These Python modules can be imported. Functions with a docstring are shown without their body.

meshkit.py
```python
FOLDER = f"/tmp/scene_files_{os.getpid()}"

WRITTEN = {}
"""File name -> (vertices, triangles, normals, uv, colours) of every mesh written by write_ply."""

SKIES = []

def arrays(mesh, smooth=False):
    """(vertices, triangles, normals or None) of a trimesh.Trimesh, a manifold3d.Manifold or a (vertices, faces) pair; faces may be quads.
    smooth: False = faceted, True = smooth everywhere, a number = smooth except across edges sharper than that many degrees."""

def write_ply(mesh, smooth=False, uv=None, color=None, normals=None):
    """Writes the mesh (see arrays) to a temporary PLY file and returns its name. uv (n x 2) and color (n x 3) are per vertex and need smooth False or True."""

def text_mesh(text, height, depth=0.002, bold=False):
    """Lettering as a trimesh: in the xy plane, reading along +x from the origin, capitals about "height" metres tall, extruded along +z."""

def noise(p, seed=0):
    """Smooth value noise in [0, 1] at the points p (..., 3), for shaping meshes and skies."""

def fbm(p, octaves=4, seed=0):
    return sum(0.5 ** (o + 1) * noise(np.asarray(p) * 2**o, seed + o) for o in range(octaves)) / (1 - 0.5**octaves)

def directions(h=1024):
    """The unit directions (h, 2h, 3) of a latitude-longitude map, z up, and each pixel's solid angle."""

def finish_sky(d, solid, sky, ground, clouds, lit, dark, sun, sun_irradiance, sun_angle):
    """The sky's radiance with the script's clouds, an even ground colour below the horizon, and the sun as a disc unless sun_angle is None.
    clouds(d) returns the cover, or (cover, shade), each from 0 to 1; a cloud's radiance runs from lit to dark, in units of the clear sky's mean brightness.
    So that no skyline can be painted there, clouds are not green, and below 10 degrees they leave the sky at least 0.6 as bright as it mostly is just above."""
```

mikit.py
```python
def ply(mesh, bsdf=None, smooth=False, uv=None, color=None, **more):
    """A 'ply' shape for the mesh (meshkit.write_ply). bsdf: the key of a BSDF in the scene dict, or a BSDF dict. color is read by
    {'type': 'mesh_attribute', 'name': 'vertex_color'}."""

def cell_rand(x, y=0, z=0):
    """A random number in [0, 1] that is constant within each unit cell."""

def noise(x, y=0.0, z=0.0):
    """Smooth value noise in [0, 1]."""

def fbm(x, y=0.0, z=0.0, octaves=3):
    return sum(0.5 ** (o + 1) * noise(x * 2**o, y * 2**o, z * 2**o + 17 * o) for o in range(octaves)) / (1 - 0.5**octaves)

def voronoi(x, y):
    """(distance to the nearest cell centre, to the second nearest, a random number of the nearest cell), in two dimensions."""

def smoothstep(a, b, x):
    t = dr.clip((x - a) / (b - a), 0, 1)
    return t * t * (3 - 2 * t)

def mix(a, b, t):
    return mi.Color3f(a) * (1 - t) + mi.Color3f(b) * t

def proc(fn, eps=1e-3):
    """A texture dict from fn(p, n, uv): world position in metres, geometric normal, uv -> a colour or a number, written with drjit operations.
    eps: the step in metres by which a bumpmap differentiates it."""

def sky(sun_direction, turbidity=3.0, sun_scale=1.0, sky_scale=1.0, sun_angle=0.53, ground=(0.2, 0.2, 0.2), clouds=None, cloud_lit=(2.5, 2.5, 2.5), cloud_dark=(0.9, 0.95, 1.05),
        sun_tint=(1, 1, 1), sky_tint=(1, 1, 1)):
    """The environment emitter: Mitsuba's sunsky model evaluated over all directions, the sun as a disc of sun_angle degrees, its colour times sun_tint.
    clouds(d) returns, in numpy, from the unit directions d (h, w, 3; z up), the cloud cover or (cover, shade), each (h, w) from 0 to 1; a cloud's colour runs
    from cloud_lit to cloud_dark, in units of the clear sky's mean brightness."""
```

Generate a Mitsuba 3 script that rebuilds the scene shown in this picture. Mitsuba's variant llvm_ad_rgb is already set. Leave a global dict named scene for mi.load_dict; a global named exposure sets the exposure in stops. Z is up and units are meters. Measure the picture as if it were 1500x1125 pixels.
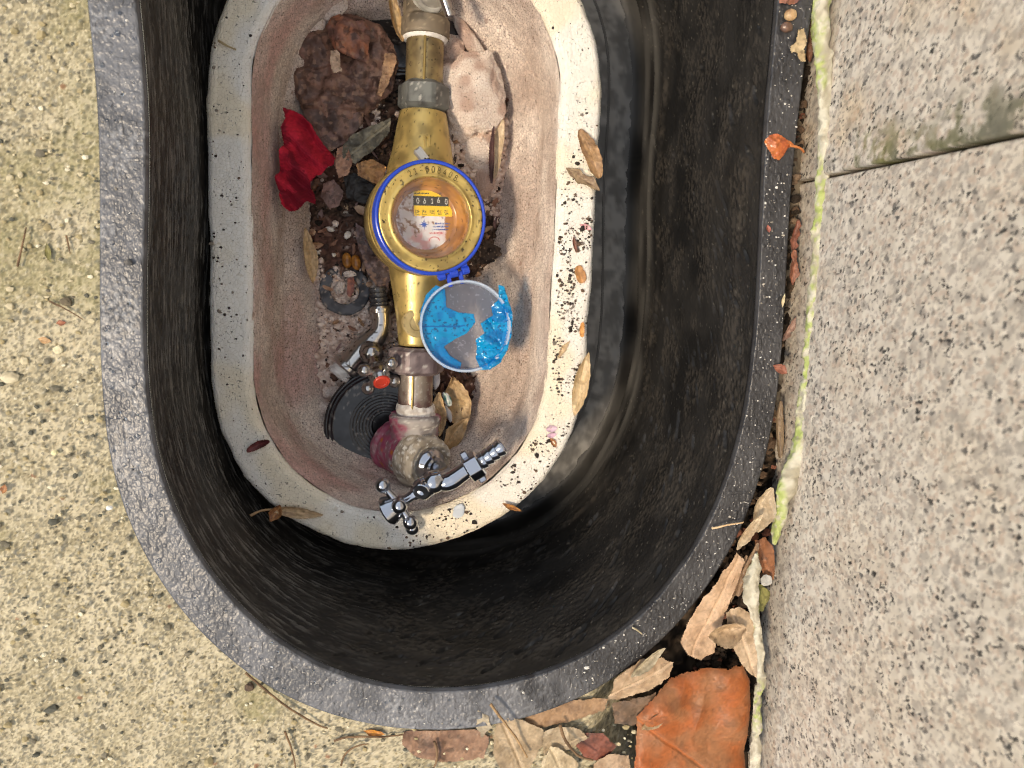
import math, random
import numpy as np, trimesh, mitsuba as mi, mikit, meshkit, drjit as dr
from mikit import proc, ply, noise, fbm, voronoi, cell_rand, smoothstep, mix
from scipy.interpolate import splprep, splev
from shapely.geometry import Polygon, LineString, Point
import shapely
T = mi.ScalarTransform4f
rng = np.random.default_rng(7)
random.seed(7)

# ------------------------------------------------------------------ camera, sky, exposure
CAM_H, FOCAL, NADIR = 0.45, 1040.0, (650.0, 415.0)
down = np.array([NADIR[0] - 750, NADIR[1] - 562.5, FOCAL]); down /= np.linalg.norm(down)
Zc = -down
Xc = np.array([1, 0, 0]) - down[0] * down; Xc /= np.linalg.norm(Xc)
Yc = np.cross(Zc, Xc)
M = np.array([Xc, Yc, Zc])                                      # camera directions -> world
fwd, upv = M @ np.array([0, 0, 1.0]), M @ np.array([0, -1.0, 0])
exposure = 2.5
SUN = np.array([-0.50, -0.20, 0.84])
scene, labels = {}, {}
scene['camera'] = {'type': 'thinlens', 'fov': math.degrees(2 * math.atan(750 / FOCAL)), 'fov_axis': 'x', 'aperture_radius': 0.0011,
                   'focus_distance': 0.54, 'near_clip': 0.01, 'far_clip': 200.0,
                   'to_world': T().look_at(origin=[0, 0, CAM_H], target=[float(fwd[0]), float(fwd[1]), CAM_H + float(fwd[2])], up=upv.tolist())}
scene['sky'] = mikit.sky(SUN.tolist(), turbidity=4, sun_scale=0.42, sun_angle=9.0, sky_scale=1.0, ground=(0.25, 0.24, 0.2), sun_tint=(1, 0.97, 0.91), sky_tint=(1.0, 0.97, 0.9), clouds=lambda d: 0.55 + 0.0 * d[..., 0], cloud_lit=(2.0, 2.0, 1.97))
labels['sky'] = {'label': 'bright hazy daylight sky above the yard', 'category': 'sky', 'kind': 'structure'}


def P(px, py, z):
    """The point at height z that the photograph's survey gives for a place in it."""
    v = M @ np.array([px - 750, py - 562.5, FOCAL])
    t = (z - CAM_H) / v[2]
    return np.array([v[0] * t, v[1] * t, z])


def mpp(z):                                                       # metres per photo pixel at height z
    return (CAM_H - z) / FOCAL


# ------------------------------------------------------------------ materials
def rgbt(c):
    return {'type': 'rgb', 'value': list(map(float, c))}


def mat(name, base, rough=0.6, metallic=0.0, spec=0.5, bump=None, bscale=0.001, eps=3e-4, **more):
    b = {'type': 'principled', 'base_color': base if isinstance(base, dict) else rgbt(base), 'roughness': rough, 'metallic': metallic, 'specular': spec, **more}
    if bump is not None:
        b = {'type': 'bumpmap', 'arbitrary': {**proc(bump, eps)}, 'scale': bscale, 'bsdf': b}
    scene[name] = {'type': 'twosided', 'bsdf': b}
    return name


VC = {'type': 'mesh_attribute', 'name': 'vertex_color'}
mat('concrete', VC, 0.85, spec=0.25)
mat('granite', VC, 0.55, spec=0.4)
mat('rim_plastic', VC, 0.40, spec=0.6, bump=lambda p, n, uv: fbm(p.x * 620, p.y * 430, 2, 2) + 0.6 * smoothstep(0.66, 0.78, noise(p.x * 380, p.y * 380, 4)), bscale=0.0007)
mat('wall_plastic', VC, 0.45, spec=0.38)
mat('floor_plastic', VC, 0.42, spec=0.5)
mat('leaf', VC, 0.5, spec=0.4)
mat('leaf_wet', VC, 0.28, spec=0.6)
mat('matter', VC, 0.85, spec=0.25)


def bead(uv):
    return voronoi(uv.x * 340 + 0.3 * noise(uv.x * 300, uv.y * 300), uv.y * 340)


def f_foam(p, n, uv):
    d, s, r = bead(uv)
    c = mix((0.76, 0.74, 0.69), (0.82, 0.805, 0.76), r)
    c = mix(c, (0.52, 0.47, 0.38), smoothstep(0.11, 0.03, s - d) * 0.55)
    yel = smoothstep(0.5, 0.7, fbm(p.x * 24, p.y * 24, 4, 2))
    c = c * mix((1, 1, 1), (1.0, 0.92, 0.76), yel * 0.8)
    sp = smoothstep(0.82, 0.86, noise(p.x * 950, p.y * 950, p.z * 950))
    return mix(c, (0.10, 0.085, 0.07), sp * 0.7)


def b_foam(p, n, uv):
    d, s, r = bead(uv)
    return smoothstep(0.0, 0.45, s - d)


def f_foam_in(p, n, uv):
    d, s, r = bead(uv)
    big = fbm(p.x * 22 + 5, p.y * 22, p.z * 22, 3)
    c = mix((0.53, 0.435, 0.375), (0.74, 0.655, 0.585), smoothstep(0.3, 0.7, big))
    red = smoothstep(0.40, 0.66, fbm(p.x * 18, p.y * 14 + 8, p.z * 18, 3)) * smoothstep(-0.04, -0.10, p.x)
    c = mix(c, (0.55, 0.31, 0.285), red * 0.7)
    c = c * (0.85 + 0.3 * r)
    c = mix(c, (0.24, 0.14, 0.105), smoothstep(0.16, 0.02, s - d) * 0.75)
    st = smoothstep(0.5, 0.75, fbm(uv.x * 60, uv.y * 150, 3, 2))      # grime run along the old water marks
    c = mix(c, (0.30, 0.21, 0.165), st * 0.3)
    sp = smoothstep(0.80, 0.85, noise(p.x * 620, p.y * 620, p.z * 620))
    return mix(c, (0.07, 0.04, 0.03), sp * 0.7)


def f_chunk(p, n, uv):
    d, s, r = voronoi(p.x * 400 + 0.4 * noise(p.x * 300, p.y * 300), p.y * 400)
    c = mix((0.74, 0.635, 0.56), (0.86, 0.79, 0.73), noise(p.x * 80, p.y * 80, p.z * 80))
    c = mix(c, (0.44, 0.27, 0.19), smoothstep(0.12, 0.02, s - d) * 0.6)
    c = mix(c, (0.38, 0.21, 0.15), smoothstep(0.56, 0.74, fbm(p.x * 45 + 7, p.y * 45, p.z * 45, 2)) * 0.6)
    return mix(c, (0.09, 0.06, 0.04), smoothstep(0.82, 0.88, noise(p.x * 900, p.y * 900, p.z * 900)) * 0.7)


def b_chunk(p, n, uv):
    d, s, r = voronoi(p.x * 400 + 0.4 * noise(p.x * 300, p.y * 300), p.y * 400)
    return smoothstep(0.0, 0.4, s - d)


mat('foam', proc(f_foam), 0.75, spec=0.3, bump=b_foam, bscale=0.0004)
mat('foam_stained', proc(f_foam_in), 0.7, spec=0.3, bump=b_foam, bscale=0.0008)
mat('foam_lump', proc(f_chunk), 0.75, spec=0.3, bump=b_chunk, bscale=0.0012)
mat('metal_vc', VC, 0.36, 0.6)                                    # cast and plated fittings: their blotches and specks are in the mesh colours
mat('metal_vc_rough', VC, 0.55, 0.25)
mat('cast_vc', VC, 0.7, 0.05, spec=0.3)
mat('chrome_old', proc(lambda p, n, uv: mix((0.50, 0.49, 0.48), (0.16, 0.15, 0.14), smoothstep(0.62, 0.85, noise(p.x * 420, p.y * 420, p.z * 420)))), 0.17, 0.95)
mat('chrome', (0.46, 0.48, 0.53), 0.13, 1.0)
mat('tape', VC, 0.6)
mat('blue_plastic', (0.018, 0.062, 0.52), 0.3, spec=0.5)
mat('amber', VC, 0.22, spec=0.6)
mat('print_yellow', (0.80, 0.55, 0.02), 0.5)
mat('print_black', (0.018, 0.02, 0.02), 0.4)
mat('print_white', (0.75, 0.76, 0.75), 0.5)
mat('print_ink', (0.06, 0.055, 0.03), 0.5)
mat('print_blue', (0.04, 0.10, 0.45), 0.5)
mat('print_red', (0.62, 0.14, 0.16), 0.5)
mat('engraved', (0.10, 0.07, 0.02), 0.6, 0.3)
mat('seal_lead', (0.55, 0.55, 0.53), 0.3, 0.85)
mat('red_cap', (0.60, 0.055, 0.03), 0.4)
mat('black_rubber', VC, 0.2, spec=0.6)
scene['water'] = {'type': 'dielectric', 'int_ior': 1.33}
scene['clear_glass'] = {'type': 'thindielectric', 'int_ior': 1.5}
scene['lid_clear'] = {'type': 'blendbsdf', 'weight': proc(lambda p, n, uv: 0.26 + 0.3 * smoothstep(0.66, 0.8, fbm(p.x * 500, p.y * 500, p.z * 500, 2))),
                      'a': {'type': 'thindielectric', 'int_ior': 1.5, 'specular_transmittance': rgbt((0.80, 0.88, 0.96))}, 'b': {'type': 'twosided', 'bsdf': {'type': 'diffuse', 'reflectance': rgbt((0.31, 0.33, 0.42))}}}
scene['lid_ring'] = {'type': 'blendbsdf', 'weight': 0.55, 'a': {'type': 'thindielectric', 'int_ior': 1.5},
                     'b': {'type': 'twosided', 'bsdf': {'type': 'plastic', 'diffuse_reflectance': rgbt((0.60, 0.72, 0.88))}}}
scene['blue_film'] = {'type': 'blendbsdf', 'weight': 0.6, 'a': {'type': 'thindielectric', 'int_ior': 1.5, 'specular_transmittance': rgbt((0.04, 0.42, 0.95))},
                      'b': {'type': 'twosided', 'bsdf': {'type': 'principled', 'base_color': VC, 'roughness': 0.12, 'specular': 0.8}}}
mat('red_cloth', VC, 0.8, spec=0.2)
mat('sealant', VC, 0.75, spec=0.3)
mat('soil', VC, 0.9, spec=0.2)
mat('mortar', VC, 0.85, spec=0.25)


# ------------------------------------------------------------------ helpers
def numbered(name):
    def taken(k):
        return k in scene or k in labels or any(q.startswith(k + '__') for q in scene)
    if not taken(name):
        return name
    i = 1
    while taken(f'{name}_{i:03d}'):
        i += 1
    return f'{name}_{i:03d}'


def tag(key, label=None, cat=None, group=None, kind=None):
    labels[key] = {k: v for k, v in dict(label=label, category=cat, group=group, kind=kind).items() if v}
    return key


def thing(name, label, cat, group=None):
    return tag(numbered(name), label, cat, group)


def obj(name, mesh, bsdf, parent=None, smooth=35, **kw):
    key = numbered(f'{parent}__{name}' if parent else name)
    scene[key] = ply(mesh, bsdf, smooth, **kw)
    return key


def unit(v):
    v = np.asarray(v, float)
    return v / np.linalg.norm(v)


def frame(a):
    a = unit(a)
    x = unit(np.cross(a, [0, 0, 1.0] if abs(a[2]) < 0.9 else [0, 1.0, 0]))
    return x, np.cross(a, x), a


def grid_faces(nu, nv, close=True):
    """Quads of nv rings of nu points (rings stacked along v)."""
    i, j = np.meshgrid(np.arange(nu if close else nu - 1), np.arange(nv - 1), indexing='ij')
    a, b = j * nu + i, j * nu + (i + 1) % nu
    q = np.stack([a, b, b + nu, a + nu], -1).reshape(-1, 4)
    return np.vstack([q[:, [0, 1, 2]], q[:, [0, 2, 3]]])


def lathe(o, axis, prof, n=40, ref=None, wob=0.0, seed=0, phase=0.0):
    """Profile [(distance along the axis, radius)] turned about the axis through o."""
    x, y, a = frame(axis)
    if ref is not None:
        x = unit(np.asarray(ref) - a * np.dot(ref, a)); y = np.cross(a, x)
    th = np.arange(n) * 2 * math.pi / n + phase
    rings = []
    for t, r in prof:
        r = max(r, 1e-5)
        rings.append(np.asarray(o) + a * t + r * (np.cos(th)[:, None] * x + np.sin(th)[:, None] * y))
    v = np.vstack(rings)
    if wob:
        v = v + wob * (meshkit.fbm(v * 90 + seed, 3, seed)[:, None] - 0.5) * (v - np.asarray(o)) / 0.03
    m = trimesh.Trimesh(v, grid_faces(n, len(prof)), process=False)
    return m


def tube(pts, rad, n=24, sub=8, caps=True, wob=0.0, seed=0):
    pts = np.asarray(pts, float); rad = np.broadcast_to(rad, (len(pts),)).astype(float)
    if len(pts) > 2 and sub > 1:
        k = min(3, len(pts) - 1)
        tck, u = splprep(pts.T, s=0, k=k)
        uu = np.linspace(0, 1, sub * (len(pts) - 1) + 1)
        rad = np.interp(uu, u, rad); pts = np.array(splev(uu, tck)).T
    t = np.gradient(pts, axis=0); t /= np.linalg.norm(t, axis=1, keepdims=True)
    x = unit(np.cross(t[0], [0, 0, 1.0] if abs(t[0][2]) < 0.9 else [0, 1.0, 0]))
    rings, th = [], np.arange(n) * 2 * math.pi / n
    for p, d, r in zip(pts, t, rad):
        x = unit(x - d * np.dot(x, d)); y = np.cross(d, x)
        rings.append(p + r * (np.cos(th)[:, None] * x + np.sin(th)[:, None] * y))
    if caps:
        rings = [np.repeat(pts[:1], n, 0)] + rings + [np.repeat(pts[-1:], n, 0)]
    v = np.vstack(rings)
    if wob:
        v = v + wob * (np.stack([meshkit.fbm(v * 150 + 7 * k, 3, seed + k) for k in range(3)], -1) - 0.5)
    return trimesh.Trimesh(v, grid_faces(n, len(rings)), process=False)


def blob(c, r, seed, rough=0.35, freq=1.3, sub=4, flat=0.0, rot=0.0):
    m = trimesh.creation.icosphere(subdivisions=sub)
    v = np.array(m.vertices)
    k = 1 + rough * (2 * meshkit.fbm(v * freq + seed * 3.7, 4, seed) - 1)
    if flat:                                                       # broken facets
        rr = np.random.default_rng(seed)
        d = rr.normal(size=(9, 3)); d /= np.linalg.norm(d, axis=1, keepdims=True)
        lim = rr.uniform(0.62, 0.9, 9)
        pr = v @ d.T
        k = np.minimum(k, np.min(np.where(pr > 0.3, lim / np.maximum(pr, 0.3), 9), 1) * (1 - flat) + k * flat)
    v = v * k[:, None] * np.asarray(r)
    ca, sa = math.cos(rot), math.sin(rot)
    v = v @ np.array([[ca, sa, 0], [-sa, ca, 0], [0, 0, 1]])
    return trimesh.Trimesh(v + np.asarray(c), m.faces, process=False)


def box_mesh(o, ax, ay, az, size, bevel=0.12):
    m = trimesh.creation.box((1, 1, 1)).subdivide()
    v = np.array(m.vertices) * np.asarray(size)
    b = bevel * min(size)
    import manifold3d
    sx, sy, sz = np.asarray(size) / 2 - b
    pts = [(i * (sx + b * (k == 0)), j * (sy + b * (k == 1)), l * (sz + b * (k == 2))) for i in (-1, 1) for j in (-1, 1) for l in (-1, 1) for k in range(3)]
    h = trimesh.convex.convex_hull(np.array(pts))
    v = np.asarray(o) + h.vertices @ np.array([ax, ay, az])
    return trimesh.Trimesh(v, h.faces, process=False)


def vnoise(v, f, seed, octv=3):
    return meshkit.fbm(np.asarray(v) * f, octv, seed)


def lerpc(a, b, t):
    return np.asarray(a)[None] * (1 - t[:, None]) + np.asarray(b)[None] * t[:, None]


def sstep(a, b, x):
    t = np.clip((np.asarray(x, float) - a) / (b - a), 0, 1)
    return t * t * (3 - 2 * t)


def nmix(a, b, t):
    a, b = np.broadcast_to(np.asarray(a, float), (len(t), 3)), np.broadcast_to(np.asarray(b, float), (len(t), 3))
    return a + (b - a) * np.asarray(t)[:, None]


def hash01(i, j, s):
    h = (np.asarray(i, np.int64) * 374761393 + np.asarray(j, np.int64) * 668265263 + s * 2147483647) & 0xFFFFFFFF
    h = ((h ^ (h >> 13)) * 1274126177) & 0xFFFFFFFF
    return ((h ^ (h >> 16)) & 0xFFFFFF) / 16777215.0


def vor(x, y, s):
    """Nearest and second nearest cell distances and two random numbers of the nearest cell."""
    ix, iy = np.floor(x).astype(np.int64), np.floor(y).astype(np.int64)
    d1, d2 = np.full(x.shape, 9.0), np.full(x.shape, 9.0)
    r1, r2 = np.zeros(x.shape), np.zeros(x.shape)
    for a_ in (-1, 0, 1):
        for b_ in (-1, 0, 1):
            cx, cy = ix + a_, iy + b_
            d_ = np.hypot(cx + hash01(cx, cy, s) - x, cy + hash01(cx, cy, s + 1) - y)
            closer = d_ < d1
            d2 = np.where(closer, d1, np.minimum(d2, d_))
            r1 = np.where(closer, hash01(cx, cy, s + 2), r1); r2 = np.where(closer, hash01(cx, cy, s + 3), r2)
            d1 = np.where(closer, d_, d1)
    return d1, d2, r1, r2


def grid_mesh(X, Y, Z, keep=None):
    idx = np.arange(X.size).reshape(X.shape)
    a, b, c, d = idx[:-1, :-1], idx[1:, :-1], idx[1:, 1:], idx[:-1, 1:]
    ok = np.ones(a.shape, bool) if keep is None else keep[:-1, :-1] & keep[1:, :-1] & keep[1:, 1:] & keep[:-1, 1:]
    F = np.concatenate([np.stack([a[ok], b[ok], c[ok]], -1), np.stack([a[ok], c[ok], d[ok]], -1)])
    used = np.unique(F)
    remap = np.full(X.size, -1); remap[used] = np.arange(len(used))
    return np.stack([X, Y, Z], -1).reshape(-1, 3)[used], remap[F], used


# ------------------------------------------------------------------ setting: pavement, soil strip, slabs
RIM_Z = 0.004
inner_px = [(215, 330), (215, 450), (216, 560), (220, 640), (235, 698), (259, 765), (302, 834), (345, 886), (431, 955), (496, 989), (560, 1007), (630, 1012), (732, 1002), (828, 973), (888, 943), (930, 908),
            (978, 858), (1020, 800), (1052, 744), (1084, 650), (1098, 560), (1109, 410), (1116, 300), (1125, 170), (1136, 0)]
outer_px = [(147, 330), (146, 450), (147, 560), (153, 640), (166, 698), (190, 769), (233, 847), (302, 934), (358, 985), (431, 1028), (500, 1054), (600, 1067), (728, 1061), (796, 1045), (860, 1018), (948, 960),
            (1004, 905), (1035, 858), (1068, 808), (1100, 739), (1118, 695), (1130, 640), (1141, 545), (1152, 420), (1160, 300), (1170, 190), (1182, 10)]


def closed_outline(px, r_cap, n=1300):
    w = [P(x, y, RIM_Z)[:2] for x, y in px]
    cx, cy = 0.0175, 0.2
    w = [(w[0][0] + 0.003, 0.11)] + w                            # straight sides above the frame, then the far round end
    cap = [(cx + r_cap * math.cos(a), cy + r_cap * math.sin(a)) for a in np.linspace(0.05, math.pi - 0.05, 12)]
    pts = np.array(w + cap)
    tck, _ = splprep(np.vstack([pts, pts[:1]]).T, s=len(pts) * 1.2e-6, per=True)
    q = np.array(splev(np.linspace(0, 1, 6000, endpoint=False), tck)).T
    seg = np.linalg.norm(np.roll(q, -1, 0) - q, axis=1)
    s = np.concatenate([[0], np.cumsum(seg)])
    u = np.linspace(0, s[-1], n, endpoint=False)
    return np.stack([np.interp(u, s, np.append(q[:, k], q[0, k])) for k in (0, 1)], 1), s[-1]


inner, perim = closed_outline(inner_px, 0.19)
outer, _ = closed_outline(outer_px, 0.217)
tg = np.roll(inner, -1, 0) - np.roll(inner, 1, 0)
tg /= np.linalg.norm(tg, axis=1, keepdims=True)
nrm = np.stack([-tg[:, 1], tg[:, 0]], 1)                          # inward (the outline runs counter-clockwise)
centre = inner.mean(0)
if ((centre - inner) * nrm).sum() < 0:
    nrm = -nrm
outer_poly, inner_poly = Polygon(outer), Polygon(inner)
ring_line = LineString(np.vstack([outer, outer[:1]]))
width = []
for p, q in zip(inner, nrm):
    hit = LineString([p, p - 0.07 * q]).intersection(ring_line)
    width.append(Point(p).distance(hit) if not hit.is_empty else np.nan)
width = np.array(width)
width = np.where(np.isnan(width), np.nanmedian(width), width)
k = np.exp(-0.5 * (np.arange(-20, 21) / 7.0) ** 2); k /= k.sum()
width = np.convolve(np.concatenate([width[-20:], width, width[:20]]), k, 'valid')
arc = np.linspace(0, perim, len(inner), endpoint=False)

WX0, WX1 = P(1207, 200, 0)[:2], P(1121, 1125, 0)[:2]               # foot line of the slab wall
wdir = unit(WX1 - WX0)


def wall_x(y):
    return WX0[0] + (y - WX0[1]) * wdir[0] / wdir[1]


# pavement: one sheet, fine round the box (with the box's hole), out to the horizon
xs = np.unique(np.concatenate([-np.geomspace(0.37, 80, 26)[::-1], np.arange(-0.365, -0.10, 0.0009), np.arange(-0.10, 0.2401, 0.0014), np.geomspace(0.245, 80, 26)]))
ys = np.unique(np.concatenate([-np.geomspace(0.38, 80, 26)[::-1], np.arange(-0.375, 0.26, 0.0009), np.arange(0.262, 0.45, 0.006), np.geomspace(0.456, 80, 26)]))
X, Y = np.meshgrid(xs, ys, indexing='ij')
keep = ~shapely.contains_xy(inner_poly.buffer(0.006), X, Y)
V, F, used = grid_mesh(X, Y, 0 * X, keep)
x, y = V[:, 0], V[:, 1]
near = np.exp(-np.maximum(np.hypot(x, y) - 0.5, 0) * 4)
n3 = lambda f, o, s_: meshkit.fbm(V * f, o, s_)
wx, wy = 0.0016 * (n3(420, 1, 61) - 0.5), 0.0016 * (n3(420, 1, 62) - 0.5)
d1, e1, r1, q1 = vor((x + wx) * 270, (y + wy) * 270, 1)
d2, e2, r2, q2 = vor((x + wx) * 500, (y + wy) * 500, 11)
d3, e3, r3, q3_ = vor((x + wx) * 760, (y + wy) * 760, 21)
tone = n3(45, 3, 63)
c = nmix((0.62, 0.55, 0.37), (0.48, 0.42, 0.265), sstep(0.35, 0.65, tone))
c = nmix(c, (0.74, 0.665, 0.44), sstep(0.6, 0.66, r3) * sstep(0.62, 0.3, d3) * 0.9)
c = nmix(c, (0.26, 0.225, 0.13), sstep(0.30, 0.22, r3) * sstep(0.62, 0.3, d3) * 0.85)
g2 = np.where((q2 < 0.30)[:, None], (0.25, 0.23, 0.16), np.where((q2 < 0.45)[:, None], (0.17, 0.165, 0.13), np.where((q2 < 0.75)[:, None], (0.58, 0.50, 0.31), (0.76, 0.70, 0.52))))
m2 = sstep(0.5, 0.52, r2) * sstep(0.50, 0.30, d2)
c = nmix(c, g2, m2 * 0.85)
g1 = np.where((q1 < 0.45)[:, None], (0.30, 0.28, 0.2), np.where((q1 < 0.55)[:, None], (0.20, 0.20, 0.165), np.where((q1 < 0.965)[:, None], (0.66, 0.58, 0.38), (0.33, 0.15, 0.075))))
m1 = sstep(0.72, 0.74, r1) * sstep(0.46, 0.28, d1)
c = nmix(c, g1, m1 * 0.8)
dk = sstep(0.70, 0.76, n3(620, 2, 64)) * sstep(0.45, 0.65, n3(70, 2, 65))
c = nmix(c, (0.11, 0.10, 0.07), dk * 0.6)
alg = sstep(0.50, 0.70, n3(16, 3, 66)) * (0.3 + 0.7 * n3(380, 1, 67))
c = nmix(c, (0.31, 0.285, 0.11), alg * 0.55)
z = (n3(14, 2, 3) - 0.5) * 0.004 * near + (0.0012 * m1 * sstep(0.5, 0.05, d1) + 0.0009 * m2 * sstep(0.55, 0.05, d2) + 0.0005 * sstep(0.6, 0.1, d3) * r3 - 0.0010 * dk + 0.0009 * (n3(260, 2, 5) - 0.5)) * near - 0.001
# the strip between box and slabs was never filled: it lies lower
side_cut = np.clip((x - 0.10) / 0.05, 0, 1) * np.clip((y + 0.315 + 0.4 * (x - 0.1)) / 0.03 + 0.6, 0, 1)
V[:, 2] = z - 0.045 * np.clip(side_cut, 0, 1) * (x < 1.0)
c = c * np.array([0.73, 0.735, 0.78])
obj('pavement', trimesh.Trimesh(V, F, process=False), 'concrete', smooth=True, color=c)
tag('pavement', 'coarse yellowish concrete pavement with algae around the buried box', 'pavement', kind='structure')#='structure')

# soil in the unfilled strip
xs = np.arange(0.10, 0.262, 0.0018); ys = np.arange(-0.40, 0.40, 0.0018)
X, Y = np.meshgrid(xs, ys, indexing='ij')
keep = ~shapely.contains_xy(inner_poly.buffer(0.006), X, Y)
V, F, used = grid_mesh(X, Y, 0 * X, keep)
V[:, 2] = -0.026 + (meshkit.fbm(V * 60, 4, 9) - 0.5) * 0.022 - 0.05 * shapely.contains_xy(outer_poly.buffer(-0.004), V[:, 0], V[:, 1])
V[:, 2] += 0.004 * (meshkit.fbm(V * np.array([330, 330, 0]), 2, 10) - 0.5)
c = nmix((0.016, 0.012, 0.009), (0.085, 0.06, 0.04), sstep(0.45, 0.8, meshkit.fbm(V * np.array([260, 260, 0]), 3, 17)))
obj('soil_bed', trimesh.Trimesh(V, F, process=False), 'soil', smooth=True, color=c)
tag('soil_bed', 'dark crumbly soil in the gap beside the granite', 'soil', kind='structure')#='structure')

# the granite-faced wall: two slabs with a thin open joint, mortar foot behind the gap
wall = thing('granite_wall', 'wall faced with speckled beige granite slabs along the right of the box', 'wall')
WH, JY = 0.62, float(P(1212, 262, 0)[1])
nw = unit(np.array([-(-wdir[1]), -wdir[0]]))
if nw[0] > 0:
    nw = -nw                                                       # towards the box


JSKEW = -0.034


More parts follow.
